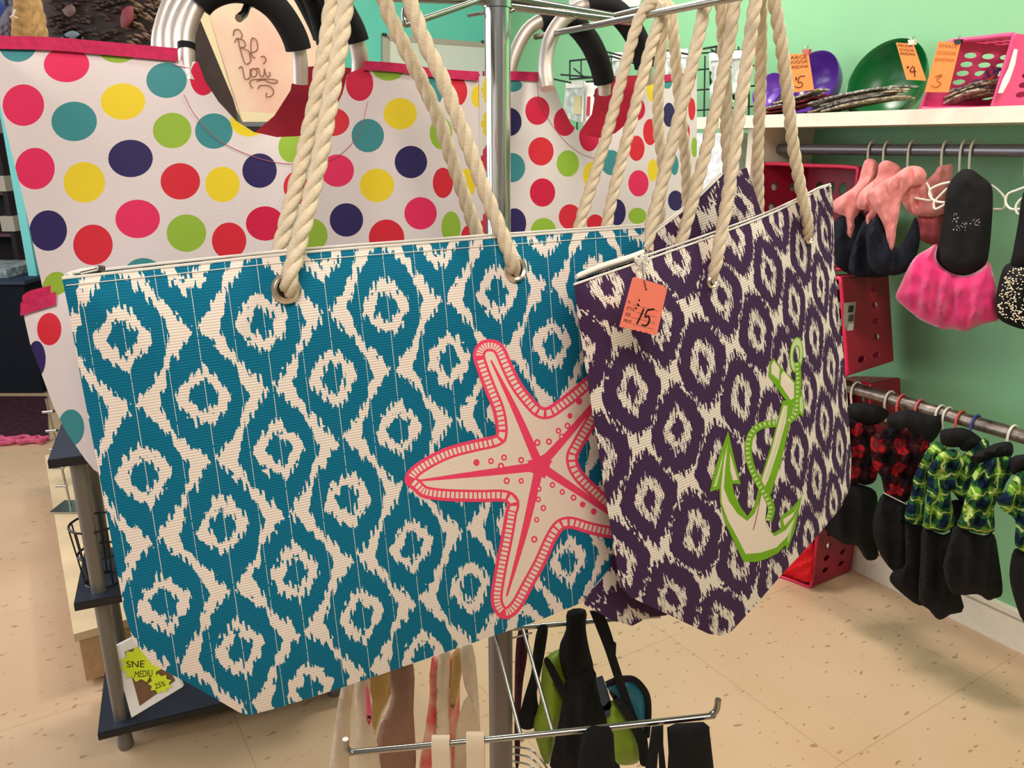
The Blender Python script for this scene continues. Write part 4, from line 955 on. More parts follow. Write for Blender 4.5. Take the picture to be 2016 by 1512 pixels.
coat('green and navy plaid dog coat with a wide flared black skirt', .40, .45, (900, 720), [(830, 590), (880, 530), (960, 480), (1060, 480), (1075, 560), (1030, 640), (1010, 700), (960, 780), (962, 920), (900, 940), (820, 925), (740, 888), (765, 820), (790, 720), (820, 650)], [(725, 890), (820, 930), (900, 950), (960, 945), (990, 1100), (1010, 1290), (960, 1325), (920, 1335), (860, 1300), (760, 1305), (690, 1270), (655, 1130), (690, 1000)], [(870, 450), (960, 405), (1060, 395), (1065, 475), (960, 500), (860, 520), (815, 490)], GPL, 'plaid dog coats')
coat('green and navy plaid dog coat cut off by the right edge', .42, .45, (1140, 800), [(1080, 600), (1137, 560), (1300, 540), (1320, 1080), (1200, 1070), (1137, 1050), (1082, 1000), (1085, 860), (1010, 800), (975, 740), (1030, 680)], [(1080, 1030), (1160, 1055), (1310, 1080), (1340, 1500), (1240, 1520), (1137, 1470), (1080, 1330), (1050, 1180)], [(1058, 500), (1120, 468), (1300, 480), (1300, 560), (1137, 560), (1070, 590)], GPL, 'plaid dog coats')
# beaded trims
mb = MB(); pl = GP(*Zl([(380, 720)])[0], .36, .4)
for k in range(15):
    x, y = Zl([(308 + k * 9.2, 700 + k * 4.6)])[0]; mb.lathe(pl.hit(x, y, .03), [(0, .0022), (.0022, 0), (0, -.0022)], mat('bead', (236, 228, 214), .4), 8)
o = mb.build('bead_trim'); 
for ob in COL.objects:
    if ob.get('label', '').startswith('red and black plaid dog coat with white'): attach(o, ob)

# ---- red crates
def panel_quad(mb, A, B, C, Dq, holes, m, th, hr=(.06, .09)):
    """perforated panel through four 3D corners; holes in unit coordinates"""
    f = lambda u, v: (A * (1 - u) + B * u) * (1 - v) + (Dq * (1 - u) + C * u) * v
    n = (B - A).cross(Dq - A).normalized() * th
    shp = [(ell(u, v, hr[0], hr[1], 0, 14), None) for u, v in holes]
    shp = [([(a * 100, b * 100) for a, b in p], mm) for p, mm in shp]
    for sgn, fl in ((0, False), (1, True)):
        sheet(mb, [(0, 0), (100, 0), (100, 100), (0, 100)], shp, m, lambda a, b: f(a / 100, b / 100) + n * sgn, 34, flip=fl)
    for u, v in holes:
        P = ell(u, v, hr[0], hr[1], 0, 14); V = [f(a, b) for a, b in P] + [f(a, b) + n for a, b in P]
        mb.add(V, [(i, (i + 1) % 14, 14 + (i + 1) % 14, 14 + i) for i in range(14)], m)
    V = [A, B, C, Dq]; V = V + [p + n for p in V]; mb.add(V, [(i, (i + 1) % 4, 4 + (i + 1) % 4, 4 + i) for i in range(4)], m)
def crate(label, q, deep, taper, m, holes_side, holes_back, hr=(.045, .07), name='plastic_crate', cat='crate', handle_bar=True):
    A, B, C, Dq = q; cen = (A + B + C + Dq) / 4
    q2 = [cen + (p - cen) * taper + deep for p in q]
    low = min(q, key=lambda p: p.z); t = thing(name, Vector((cen.x, cen.y, low.z)), label, cat)
    mb = MB(); panel_quad(mb, *q2, holes_back, m, .003, hr); mb.build('bottom_panel', t)
    for i in range(4):
        j = (i + 1) % 4; mb = MB(); panel_quad(mb, q[i], q[j], q2[j], q2[i], holes_side, m, .003, hr); mb.build('side_panel', t)
    mb = MB(); rim = []
    for i in range(4): rim += [q[i].lerp(q[(i + 1) % 4], s_) for s_ in (.06, .5, .94)]
    mb.tube(smoothp(rim, 3, True), .006, REDRIM if m == REDCR else m, 8, closed=True); mb.build('rim', t)
    return t
g3 = [(u, v) for u in (.2, .4, .6, .8) for v in (.3, .7)]
def Wq(pts, off): return [W(x, y, off) for x, y in pts]
cr1 = crate('raspberry plastic crate with round holes on its side under the shelf, behind the purple tote', Wq([(1503, 322), (1690, 330), (1668, 530), (1478, 530)], .25), WN * .17 + WD * .03, .90, REDCR, g3, [(u, v) for u in (.16, .3, .44, .66, .8, .92) for v in (.2, .42)])
cr2 = crate('raspberry plastic crate on its side in the middle, bearing a label sticker', Wq([(1585, 545), (1655, 548), (1668, 738), (1598, 745)], .36), WN * .23, .92, REDCR, [(u, .66) for u in (.14, .32, .50, .68)] + [(.88, .3), (.88, .62)], g3, (.036, .075))
mb = MB(); P = [(1661, 597), (1685, 594), (1676, 677), (1661, 680)]; plc = Plane(WD, WD.dot(W(1668, 640, .34)) + .006)
mb.slab([plc.hit(x, y, .004) for x, y in P], WD * .001, mat('sticker_grey', (150, 140, 128), .6))
for k, c in enumerate(((30, 30, 30), (60, 58, 52), (190, 186, 170), (34, 34, 34))):
    mb.slab([plc.hit(x, y, .0055) for x, y in [(1671, 602 + k * 18), (1681, 601 + k * 18), (1679, 614 + k * 18), (1669, 615 + k * 18)]], WD * .001, mat('sticker_%d' % k, c, .6))
mb.build('label_sticker', cr2)
cr3 = crate('raspberry plastic crate lying low behind the lower rod end', Wq([(1620, 752), (1712, 756), (1720, 900), (1620, 900)], .19), WN * .16, .94, REDCR, g3, g3)
fl = lambda x, y: PZ(x, y, .004)
f1, f2 = PZ(1532, 1133, .004), PZ(1596, 1156, .004)
up = Vector((0, 0, .235)); dp = (PZ(1692, 1118, .004) - f2); dp = dp * min(1, (D - .045 - WN.dot(f2)) / WN.dot(dp))
cr4 = crate('raspberry plastic crate on the floor below the plaid coats, red cloth inside', [f1 + up, f2 + up, f2, f1], dp, .96, REDCR, g3, g3)
clo = thing('folded_cloth', f1 + (f2 - f1) * .5, 'bright red cloth spilling from the floor crate', 'cloth')
plc = Plane(dp.normalized(), dp.normalized().dot(f1) + .03)
mb = MB(); puffy(mb, [(1500, 1140), (1545, 1100), (1575, 1060), (1598, 1050), (1602, 1120), (1592, 1146), (1560, 1140)], plc, .03, mat('red_cloth', (214, 26, 34), .8), step=7, folds=.01, fper=22, fdir=(.4, 1)); mb.build('cloth_heap', clo)

# ---- bowls, basket, bandanas and cards on the shelf
def bowl(label, cx, cy, off, R, m, tilt, depth):
    c = W(cx, cy, off); t = thing('plastic_bowl', Vector((c.x, c.y, zt_)), label, 'bowl')
    nrm = (-WN * math.cos(tilt) + Vector((0, 0, math.sin(tilt)))); q = nrm.to_track_quat('Z', 'Y').to_matrix()
    prof = [(0, -depth), (R * .35, -depth * .99), (R * .62, -depth * .86), (R * .84, -depth * .55), (R * .96, -depth * .22), (R, 0), (R * 1.03, .003), (R * 1.02, -.004), (R * .985, -depth * .22), (R * .86, -depth * .58), (R * .64, -depth * .9), (R * .35, -depth * 1.03), (0, -depth * 1.04)]
    MB().lathe(c, prof, m, 48, q).build('shell', t); return t
PURB = mat('purple_plastic', (92, 50, 150), .22, noise=.1, nscale=5); GRNB = mat('dark_green_plastic', (12, 96, 44), .3)
TEALB = mat('teal_plastic', (40, 120, 160), .4)
bowl('shiny purple plastic bowl tipped on the shelf behind the orange card reading 5', 1594, 162, .15, .098, PURB, .35, .085)
bowl('dark green plastic bowl, the widest, tipped against the wall between card 5 and card 4', 1742, 158, .15, .118, GRNB, .35, .09)
bowl('small purple and blue bowl half hidden by ropes at the shelf left end', 1512, 178, .15, .058, mat('violet_plastic', (110, 60, 170), .3), .4, .05)
bcol = [((206, 190, 160), (60, 60, 52)), ((130, 26, 36), (30, 20, 26)), ((60, 60, 66), (200, 196, 186)), ((214, 206, 180), (120, 90, 60)), ((44, 60, 130), (190, 60, 50)), ((90, 96, 70), (226, 220, 200))]
BM = [mat('bandana_%d' % i, a, .9, c2=b, nscale=90) for i, (a, b) in enumerate(bcol)]
random.seed(11); cnt = 0
def bandanas(x0, x1, y, n, off, where, cols, rise=.0):
    global cnt
    for k in range(n):
        xa = x0 + (x1 - x0) * random.uniform(0, .25); xb = x0 + (x1 - x0) * random.uniform(.7, 1)
        o_ = off + random.uniform(-.05, .05); z = zt_ + .004 + .0075 * (k % 5)
        a = W(xa, y, o_); b = W(xb, y, o_); a.z = z; b.z = z + .003
        P = [a.lerp(b, s_ / 8) + Vector((0, 0, rise * math.sin(s_ / 8 * math.pi) + .002 * random.random() + (.028 * (s_ / 8) ** 2 if rise else 0))) for s_ in range(9)]
        col = BM[cols[k % len(cols)]]
        o = MB().ribbon(P, WN * random.uniform(.05, .08), .0045, col).build('folded_bandana', label='%s %s, in the %s layer' % (('cream patterned folded bandana', 'dark red folded bandana', 'grey and white folded bandana', 'tan printed folded bandana', 'blue and red folded bandana', 'olive checked folded bandana')[cols[k % len(cols)]], where, ('lowest', 'second lowest', 'middle', 'second highest', 'topmost')[k % 5]), cat='bandana', group='bandanas ' + where)
        recentre(o, a); cnt += 1
bandanas(1500, 1640, 218, 8, .25, 'in and before the purple bowl', [1, 1, 2, 1, 5, 1], .004)
bandanas(1595, 1790, 216, 14, .25, 'spilling from the green bowl', [0, 2, 5, 3, 2, 0, 5], .012)
bandanas(1850, 1960, 212, 12, .24, 'heaped in the pink basket', [3, 5, 2, 0, 5, 3], .012)
zc = lambda pts: Z((1500, 50), 3.907, pts)
q0 = zc([(1440, 125), (1945, 72), (1770, 640), (1225, 640)])
bsk = crate('pink perforated plastic basket tipped on its side at the shelf right end', Wq(q0, .33), WN * .20 + WD * .10 + Vector((0, 0, .0)), .80, PINKCR, [(u, v) for u in (.12, .26, .4, .54, .68, .82) for v in (.3, .5, .7)], [(u, v) for u in (.2, .4, .6, .8) for v in (.3, .6)], (.045, .07), 'plastic_basket', 'basket')
P = zc([(1965, 185), (1940, 180), (1895, 330), (1850, 420), (1815, 520), (1850, 520), (1900, 430), (1945, 300)])
o = MB().slab([W(x, y, .34) for x, y in P], WN * .002, mat('highlight_white', (236, 228, 216), .4)).build('rim_highlight_strip', bsk, smooth=False)  # white strip stands in for the highlight along the basket rim
plx = WP(.27)
for pts, c in ((zc([(1510, 460), (1690, 380), (1760, 310), (1838, 325), (1790, 420), (1700, 480), (1520, 510)]), 4), ):
    o = MB().slab([WP(.22).hit(x, y) for x, y in pts], WN * .003, BM[4]).build('folded_bandana', label='blue and red folded bandana standing at the back of the pink basket', cat='bandana', smooth=False); recentre(o, WP(.22).hit(*pts[0]))
    MB().slab([WP(.22).hit(x, y, .002) for x, y in zc([(1530, 508), (1800, 378), (1760, 425), (1690, 480), (1580, 510)])], WN * .001, mat('orange_red_cloth', (214, 70, 40), .8)).build('red_patch', o, smooth=False)
def card(label, quad, off, lines, price, clipm, clip, inkm=INK):
    pl = WP(off); c = pl.hit(*quad[3]); t = thing('price_card', c, label, 'price card')
    MB().slab([pl.hit(x, y) for x, y in quad], WN * .0008, OPAPER).build('card', t, smooth=False)
    mb = MB(); mp = lambda a, b: pl.hit(a, b, .0008)
    for tx, q in lines: text_mb(mb, tx, mp, inkm, q)
    for st in price: mb.tube([pl.hit(x, y, .001) for x, y in s2(st, 6, False)], .0011, inkm, 5)
    mb.build('lettering', t, smooth=False)
    mb = MB(); x, y = clip; mb.slab([pl.hit(a, b, .002) for a, b in ((x - 7, y - 5), (x + 7, y - 6), (x + 5, y + 4), (x - 5, y + 5))], WN * .012, clipm)
    for dx in (-4, 5): mb.tube([pl.hit(a, b, -.004) for a, b in ((x, y), (x + dx - 1, y - 12), (x + dx + 2, y - 13), (x + 1, y - 2))], .0005, STEEL, 5)
    mb.build('binder_clip', t); return t
rowq = lambda q, a, b: [(q[0][0] * (1 - a) + q[3][0] * a + 3, q[0][1] * (1 - a) + q[3][1] * a), (q[1][0] * (1 - a) + q[2][0] * a - 4, q[1][1] * (1 - a) + q[2][1] * a), (q[1][0] * (1 - b) + q[2][0] * b - 4, q[1][1] * (1 - b) + q[2][1] * b), (q[0][0] * (1 - b) + q[3][0] * b + 3, q[0][1] * (1 - b) + q[3][1] * b)]
q = zc([(180, 222), (358, 215), (400, 495), (232, 518)])
card('orange card reading LARGE DOGGIE BANDANA $5 clipped on the purple bowl', q, .36, [('LARGE', rowq(q, .05, .14)), ('DOGGIE', rowq(q, .17, .26)), ('BANDANA', rowq(q, .30, .39))], [zc([(330, 388), (290, 395), (278, 440), (300, 435), (312, 460), (285, 478), (252, 470)]), zc([(272, 398), (258, 405), (270, 415), (256, 420)])], mat('red_clip', (190, 90, 80), .4), zc([(335, 205)])[0])
q = zc([(1030, 132), (1165, 140), (1265, 425), (1112, 418)])
card('orange card reading MEDIUM DOGGIE BANDANA $4 clipped on the green bowl', q, .36, [('MEDIUM', rowq(q, .04, .11)), ('DOGGIE', rowq(q, .15, .22)), ('BANDANA', rowq(q, .25, .33))], [zc([(1160, 310), (1140, 355), (1185, 352)]), zc([(1170, 318), (1176, 395)]), zc([(1130, 315), (1115, 322), (1128, 330)])], mat('white_clip', (220, 212, 190), .4), zc([(1148, 132)])[0])
q = zc([(1360, 122), (1530, 130), (1435, 515), (1250, 512)])
card('orange card reading SMALL DOGGIE BANDANA $3 clipped on the pink basket', q, .37, [('SMALL', rowq(q, .05, .12)), ('DOGGIE', rowq(q, .19, .26)), ('BANDANA', rowq(q, .32, .39))], [zc([(1330, 395), (1385, 380), (1345, 420), (1375, 445), (1340, 475), (1300, 460)])], BLACKM, zc([(1502, 128)])[0], mat('pale_brown_ink', (170, 100, 50), .8))

# ---- wire grid with packaged goods near the corner
gp = WP(.10); gr = thing('wire_grid_rack', W(1330, 260, .1), 'black wire grid rack with hooks on the green wall behind the ropes', 'wire rack')
mb = MB()
for x in range(1366, 1500, 22): mb.tube([gp.hit(x, 92 if x > 1400 else 110), gp.hit(x - 2, 234)], .003, BLACKM, 6)
for y in (100, 132, 172, 212): mb.tube([gp.hit(1364, y + 6), gp.hit(1500, y - 4)], .003, BLACKM, 6)
mb.build('grid_panel', gr)
mb = MB(); gb = WP(.28)
fr = [(1122, 120), (1204, 111), (1204, 150), (1122, 156)]
mb.tube([gb.hit(*p) for p in fr], .004, BLACKM, 6, closed=True); 
for x in (1144, 1166, 1186): mb.tube([gb.hit(x, 117), gb.hit(x, 153)], .003, BLACKM, 6)
for a, b in (((1186, 100), (1224, 110)), ((1104, 147), (1164, 152)), ((1086, 155), (1124, 163)), ((1122, 120), (1122, 156)), ((1204, 111), (1260, 128)), ((1130, 135), (1150, 152)), ((1385, 96), (1430, 88)), ((1400, 98), (1412, 104)), ((1290, 95), (1360, 108)), ((1136, 240), (1136, 262))):
    mb.tube([gb.hit(*a), gb.hit(*b)], .0035, BLACKM, 6)
mb.build('display_hook', gr)
PKG = mat('clear_white_package', (226, 232, 226), .25, noise=.25, nscale=30); PKW = mat('white_card', (240, 238, 230), .6); CREAMP = mat('tan_card', (196, 186, 140), .7)
def pack(label, pts, off, m, extra=()):
    pl = WP(off); c = pl.hit(*pts[-1]); t = thing('hanging_package', c, label, 'package', 'packages hanging by the green wall')
    mb = MB(); puffy(mb, pts, pl, .012, m, 10, sm=1); mb.build('wrapper', t)
    for nm, q, mm in extra: MB().slab([pl.hit(x, y, .0135) for x, y in q], WN * .001, mm).build(nm, t, smooth=False)
pack('clear package with white header left of the crimson scoop', [(1114, 162), (1150, 160), (1148, 240), (1138, 240), (1108, 230)], .24, PKG, [('header_card', [(1114, 160), (1148, 158), (1148, 172), (1114, 174)], PKW), ('insert_card', [(1130, 188), (1143, 188), (1143, 226), (1129, 224)], CREAMP)])
pack('white package with a red letter beside the clear one', [(1146, 160), (1176, 158), (1172, 250), (1146, 246)], .22, PKW, [('red_letter', [(1156, 190), (1162, 190), (1160, 228), (1154, 228)], mat('red_letter_ink', (190, 60, 80), .7))])
for i, (x, y, w_, h_, lb) in enumerate(((1205, 104, 34, 48, 'pale package high behind the first rope pair'), (1300, 98, 54, 60, 'pale package between the ropes above the right carrier'), (1396, 104, 30, 120, 'tall clear package hanging on the wire grid'), (1440, 100, 30, 100, 'frosted package on the grid right of the tall one'))):
    pack(lb, [(x, y), (x + w_, y - 2), (x + w_ - 3, y + h_), (x + 2, y + h_)], .16, PKG, [('header_card', [(x, y), (x + w_, y - 2), (x + w_, y + 14), (x, y + 16)], PKW)])
o = MB().slab([gp.hit(x, y, .1) for x, y in [(1372, 262), (1448, 262), (1448, 430), (1372, 430)]], WN * .06, mat('white_print_package', (246, 248, 250), .4, c2=(206, 214, 222), nscale=40)).build('white_parcel', smooth=False, label='bright white wrapped parcel under the shelf left end, behind the ropes', cat='parcel'); recentre(o, gp.hit(1410, 430, .1))
o = MB().slab([plB.hit(x, y) for x, y in [(1118, -40), (1260, -40), (1258, 14), (1118, 24)]], BN * -.01, mat('paper_white', (224, 222, 214), .5)).build('wall_poster', smooth=False)
pw = WP(.012); COL.objects.unlink(o); bpy.data.objects.remove(o)
o = MB().slab([pw.hit(x, y) for x, y in [(1120, -60), (1280, -60), (1258, 12), (1120, 22)]], WN * .01, mat('paper_white', (224, 222, 214), .5)).build('wall_notice', smooth=False, label='white notice sheet on the green wall at the top, above the wire arms', cat='notice'); recentre(o, pw.hit(1200, 15))

# ================================================================ LOWER TIER OF THE SPINNER: CANVAS APRONS, BACKPACKS
def hang(name, cat, label, parts, group=None):
    t = thing(name, parts[0][2].hit(*parts[0][1][0]), label, cat, group)
    for nm, pts, pl, th, m, kw in parts:
        mb = MB(); puffy(mb, pts, pl, th, m, **kw); mb.build(nm, t)
    return t
Za = lambda pts: Z((640, 1280), 4.8, pts)
NATC = mat('natural_canvas', (224, 204, 176), .95, bump=.4, bscale=700, noise=.05); TAUPE = mat('taupe_canvas', (150, 116, 98), .9, noise=.08, nscale=6); OCHRE = mat('ochre_canvas', (190, 156, 96), .9)
PFLOR = mat('pink_floral_canvas', (226, 186, 160), .9, c2=(222, 70, 70), nscale=22)
pa = VP(750, .98, .2); pb = VP(860, 1.0, .2); pc_ = VP(900, .93, .2); ks = dict(step=7, folds=.0, fper=30, sm=2, wr=.006, WW=12)
hang('canvas_apron', 'apron', 'cream canvas bag strap farthest left under the teal tote', [('strap', [(676, 1330), (700, 1325), (690, 1400), (684, 1560), (645, 1560), (655, 1460)], pa, .008, NATC, ks)])
hang('canvas_apron', 'apron', 'cream canvas bag with a pink peek, hanging left under the teal tote', [('front', [(698, 1325), (728, 1320), (728, 1400), (740, 1450), (748, 1500), (752, 1560), (700, 1560), (702, 1450)], Plane(pa.n, pa.d - .015), .010, NATC, ks), ('pink_pocket', [(722, 1345), (731, 1390), (729, 1428), (722, 1415)], Plane(pa.n, pa.d - .03), .004, mat('bright_pink_fabric', (250, 110, 150), .8), dict(step=6, sm=2)), ('ochre_side', [(724, 1320), (762, 1300), (768, 1365), (750, 1400), (738, 1440), (730, 1410), (733, 1380)], pa, .005, OCHRE, ks)])
hang('canvas_apron', 'apron', 'wide taupe canvas bag hanging under the middle of the teal tote', [('panel', [(755, 1300), (812, 1290), (814, 1400), (816, 1560), (748, 1560), (742, 1450), (758, 1410), (771, 1368)], Plane(pa.n, pa.d + .03), .012, TAUPE, ks), ('binding', [(762, 1330), (771, 1366), (752, 1405), (740, 1450), (736, 1440), (748, 1395), (765, 1366), (757, 1335)], Plane(pa.n, pa.d + .01), .004, NATC, dict(step=6, sm=2))])
hang('canvas_apron', 'apron', 'pink floral canvas bag just left of the rack post', [('panel', [(850, 1295), (900, 1285), (905, 1400), (900, 1560), (826, 1560), (836, 1440), (846, 1370)], Plane(pb.n, pb.d + .03), .010, PFLOR, ks)])
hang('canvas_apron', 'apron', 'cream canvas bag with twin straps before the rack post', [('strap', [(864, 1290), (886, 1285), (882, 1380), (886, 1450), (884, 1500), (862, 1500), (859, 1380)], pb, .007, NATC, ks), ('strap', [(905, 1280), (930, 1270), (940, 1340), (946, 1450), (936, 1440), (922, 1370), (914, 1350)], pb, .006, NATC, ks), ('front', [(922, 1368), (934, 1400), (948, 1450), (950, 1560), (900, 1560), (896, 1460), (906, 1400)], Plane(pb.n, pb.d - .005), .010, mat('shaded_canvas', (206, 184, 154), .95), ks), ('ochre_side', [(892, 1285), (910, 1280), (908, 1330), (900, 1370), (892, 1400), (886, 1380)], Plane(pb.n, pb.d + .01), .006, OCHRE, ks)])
for x, lb in ((868, 'cream webbing strap looped over the hanging bar, left one'), (936, 'cream webbing strap looped over the hanging bar, right one')):
    a = PY(x, 1459 - (x - 868) * .10, .86); wv = Vector((.0235, 0, 0))
    P = [a + Vector((0, .012, -.16)), a + Vector((0, .011, -.03)), a + Vector((0, .007, -.003)), a + Vector((0, .002, .0065)), a + Vector((0, -.004, .0055)), a + Vector((0, -.008, -.004)), a + Vector((0, -.0085, -.03)), a + Vector((0, -.008, -.16))]
    o = MB().ribbon(smoothp(P, 5), wv, .0026, mat('cream_webbing', (238, 216, 186), .95, bump=.7, bscale=900)).build('webbing_strap', label=lb, cat='strap', group='cream webbing straps'); recentre(o, a)
LIMEF = mat('lime_nylon', (120, 150, 24), .5, noise=.15, nscale=14, bump=.3, bscale=30); TEALF = mat('teal_nylon', (20, 110, 130), .5, noise=.2, nscale=14)
Zb = lambda pts: Z((1000, 1180), 4.383, pts)
pd = VP(1120, 1.10, .1); pe_ = VP(1220, 1.04, .1)
P_ = lambda pl, k: Plane(pl.n, pl.d + k)
hang('lime_backpack', 'backpack', 'lime green and black nylon backpack hanging just right of the rack post', [('body', Zb([(440, 430), (520, 450), (540, 700), (560, 900), (430, 1130), (400, 1320), (320, 1420), (220, 1100), (270, 900), (300, 560), (350, 480)]), pd, .03, LIMEF, dict(step=9, folds=.006, fper=40)),
    ('strap', Zb([(310, 530), (360, 515), (480, 730), (560, 900), (600, 1080), (620, 1200), (560, 1000), (470, 860), (390, 710)]), P_(pd, -.035), .006, BLACKF, dict(step=8)), ('lower_panel', Zb([(540, 960), (610, 1120), (600, 1300), (560, 1420), (540, 1300)]), P_(pd, -.02), .01, LIMEF, dict(step=8))])
hang('black_backpack', 'backpack', 'black nylon backpack with thick strap filling the gap below the totes', [('strap', Zb([(515, 100), (670, 90), (672, 250), (700, 420), (740, 600), (690, 700), (600, 760), (500, 700), (440, 440), (500, 260)]), P_(pd, -.02), .018, BLACKF, dict(step=10, folds=.004)), ('body', Zb([(500, 700), (600, 640), (740, 600), (780, 760), (850, 980), (880, 1120), (900, 1300), (940, 1500), (400, 1500), (400, 1250), (430, 1100), (470, 900)]), P_(pd, -.03), .022, BLACKF, dict(step=12, folds=.008))])
hang('black_strap', 'strap', 'black strap and dark bag edge hanging right beside the rack post', [('strap', Zb([(260, 240), (342, 230), (330, 380), (300, 560), (250, 800), (270, 980), (220, 1110), (130, 1120), (90, 1060), (140, 840), (200, 640), (215, 470)]), P_(pd, .02), .012, BLACKF, dict(step=9, folds=.005)), ('burgundy_side', Zb([(90, 270), (172, 250), (165, 500), (130, 720), (110, 1000), (100, 1400), (60, 1400), (60, 600)]), P_(pd, .05), .012, mat('burgundy_fabric', (62, 20, 32), .8), dict(step=9))])  # the side part is plain burgundy cloth
hang('teal_backpack', 'backpack', 'teal and lime backpack with black piping, rightmost below the totes', [('teal_panel', Zb([(850, 725), (960, 690), (1080, 690), (1160, 760), (1200, 850), (1212, 1000), (1200, 1180), (1100, 1100), (980, 900), (880, 800)]), pe_, .016, TEALF, dict(step=8, folds=.003)),
    ('lime_panel', Zb([(890, 870), (980, 940), (1060, 1100), (1100, 1200), (1140, 1300), (1120, 1410), (980, 1430), (920, 1380), (880, 1200), (850, 1040)]), P_(pe_, -.012), .022, LIMEF, dict(step=9, folds=.005, fper=40)),
    ('strap', Zb([(870, 790), (940, 830), (1040, 930), (1130, 1080), (1200, 1180), (1210, 1420), (1140, 1420), (1120, 1260), (1040, 1080), (940, 920)]), P_(pe_, -.03), .007, BLACKF, dict(step=9)),
    ('card_tag', Zb([(755, 680), (815, 655), (860, 780), (915, 985), (850, 1025), (800, 880)]), P_(pe_, -.02), .003, mat('slate_card', (54, 64, 74), .7), dict(step=12, sm=1))])
o2 = [ob for ob in COL.objects if ob.name.startswith('teal_backpack')][0]
MB().tube([pe_.hit(x, y, .012) for x, y in s2(Zb([(850, 735), (900, 712), (960, 690), (1080, 688), (1160, 758), (1205, 850), (1214, 1000), (1200, 1180)]), 6, False)], .0048, BLACKF, 8).build('piping', o2)
mb = MB()
for pts, r in ((Zb([(745, 100), (800, 240), (870, 420), (930, 600), (975, 740), (1030, 900), (1090, 1050)]), .0068), (Zb([(790, 100), (840, 220), (880, 340), (905, 440)]), .0046)):
    mb.ribbon([pe_.hit(x, y, .03) for x, y in s2(pts, 6, False)], Vector((r * 2, 0, 0)), .002, BLACKF)
mb.lathe(pe_.hit(*Zb([(905, 420)])[0], .03), [(0, .012), (.005, .008), (.005, -.01), (0, -.012)], BLACKF, 12); mb.build('long_strap', o2)
ph = VP(1350, .84, .05)
hang('black_strap', 'strap', 'narrow folded black strap over the right half of the hanging bar', [('strap', [(1283, 1430), (1306, 1427), (1306, 1465), (1316, 1560), (1300, 1560), (1296, 1480), (1290, 1560), (1262, 1560), (1276, 1480)], ph, .006, BLACKF, dict(step=8, sm=1))])
hang('black_webbing', 'strap', 'wide black webbing bundle over the right end of the hanging bar', [('webbing', [(1313, 1432), (1330, 1424), (1385, 1421), (1396, 1430), (1404, 1500), (1410, 1560), (1312, 1560), (1316, 1480)], ph, .012, BLACKF, dict(step=8, sm=1))])
hang('black_strap', 'strap', 'black strap bundle over the middle of the hanging bar', [('strap', [(1148, 1440), (1165, 1428), (1200, 1430), (1208, 1445), (1215, 1560), (1130, 1560), (1140, 1480)], ph, .010, BLACKF, dict(step=8, sm=1))])

# ================================================================ LEFT: TUBE SHELF, LOW PLATFORM
BACK = -WD; RIGHT = WN
SLATE = mat('dark_blue_grey_board', (46, 52, 68), .45, noise=.1, nscale=6); BEDGE = mat('black_edge', (18, 18, 22), .5); GTUBE = mat('grey_tube', (120, 116, 110), .4, .5)
A0 = PZ(192, 1446, .085); sh = thing('tube_shelf', A0 * 1, 'slate shelving unit on grey tube legs at the lower left', 'shelving unit')
wd, dpth = .62, .26
def zfor(xy, ytarget):
    lo, hi = 0.0, 1.4
    for _ in range(40):
        m_ = (lo + hi) / 2
        if proj((xy[0], xy[1], m_))[1] > ytarget: lo = m_
        else: hi = m_
    return (lo + hi) / 2
zs = [.085, zfor(A0, 1190), zfor(A0, 908)]
dirR = (PZ(440, 1385, .085) - A0); dirR.z = 0; dirR.normalize(); dirB = Vector((-dirR.y, dirR.x, 0))
for z in zs:
    c = A0 + dirR * wd / 2 + dirB * dpth / 2; c.z = z - .009; b = MB().box(c, wd, dpth, .018, BEDGE, ax=dirR, ay=dirB); b.box(c + Vector((0, 0, .010)), wd - .004, dpth - .004, .003, SLATE, ax=dirR, ay=dirB); b.build('board', sh, smooth=False)
for u in (.05, wd - .05):
    for v in (.04, dpth - .04):
        c = A0 + dirR * u + dirB * v
        MB().tube([Vector((c.x, c.y, .03)), Vector((c.x, c.y, zs[2]))], .0165, GTUBE, 20).build('post', sh)
        MB().lathe(Vector((c.x, c.y, 0)), [(0, 0), (.017, 0), (.019, .012), (.017, .036), (.012, .05)], BEDGE if v > .1 else GTUBE, 20).build('foot', sh)
fb = A0 + dirR * .16 + dirB * .10
# white frame with starburst stickers on the bottom board
_p = PZ(259, 1413, .098); _n = Vector((-.1, 1, -.28)); plf = Plane(_n, _n.dot(_p))
fq2 = [(221, 1276), (300, 1236), (360, 1352), (259, 1413)]
pf = thing('picture_frame', plf.hit(259, 1413), 'white mat framed board with yellow starburst stickers leaning on the bottom shelf', 'picture frame')
WMAT = mat('white_mat_board', (240, 236, 228), .6); KRAFT = mat('kraft_brown', (122, 90, 66), .8); NEON = mat('neon_yellow_paper', (218, 238, 40), .6)
MB().slab([plf.hit(x, y) for x, y in fq2], Vector((0, .008, .001)), WMAT).build('mat_board', pf, smooth=False)
MB().slab([plf.hit(x, y, .001) for x, y in [(246, 1283), (305, 1262), (345, 1340), (275, 1390)]], Vector((0, .0005, 0)), KRAFT).build('inner_panel', pf, smooth=False)
def burst(cx, cy, r1, r2_, n, label, lines):
    P = [(cx + (r1 if i % 2 else r2_) * math.cos(i * math.pi / n), cy + (r1 if i % 2 else r2_) * .86 * math.sin(i * math.pi / n)) for i in range(2 * n)]
    m_ = MB(); sheet(m_, P, [], NEON, lambda a, b: plf.hit(a, b, .004), 30); sheet(m_, P, [], NEON, lambda a, b: plf.hit(a, b, .0034), 30, flip=True)
    for tx, q in lines: text_mb(m_, tx, lambda a, b: plf.hit(a, b, .0046), INK, q)
    m_.build('starburst_sticker', pf, label=label, smooth=False)
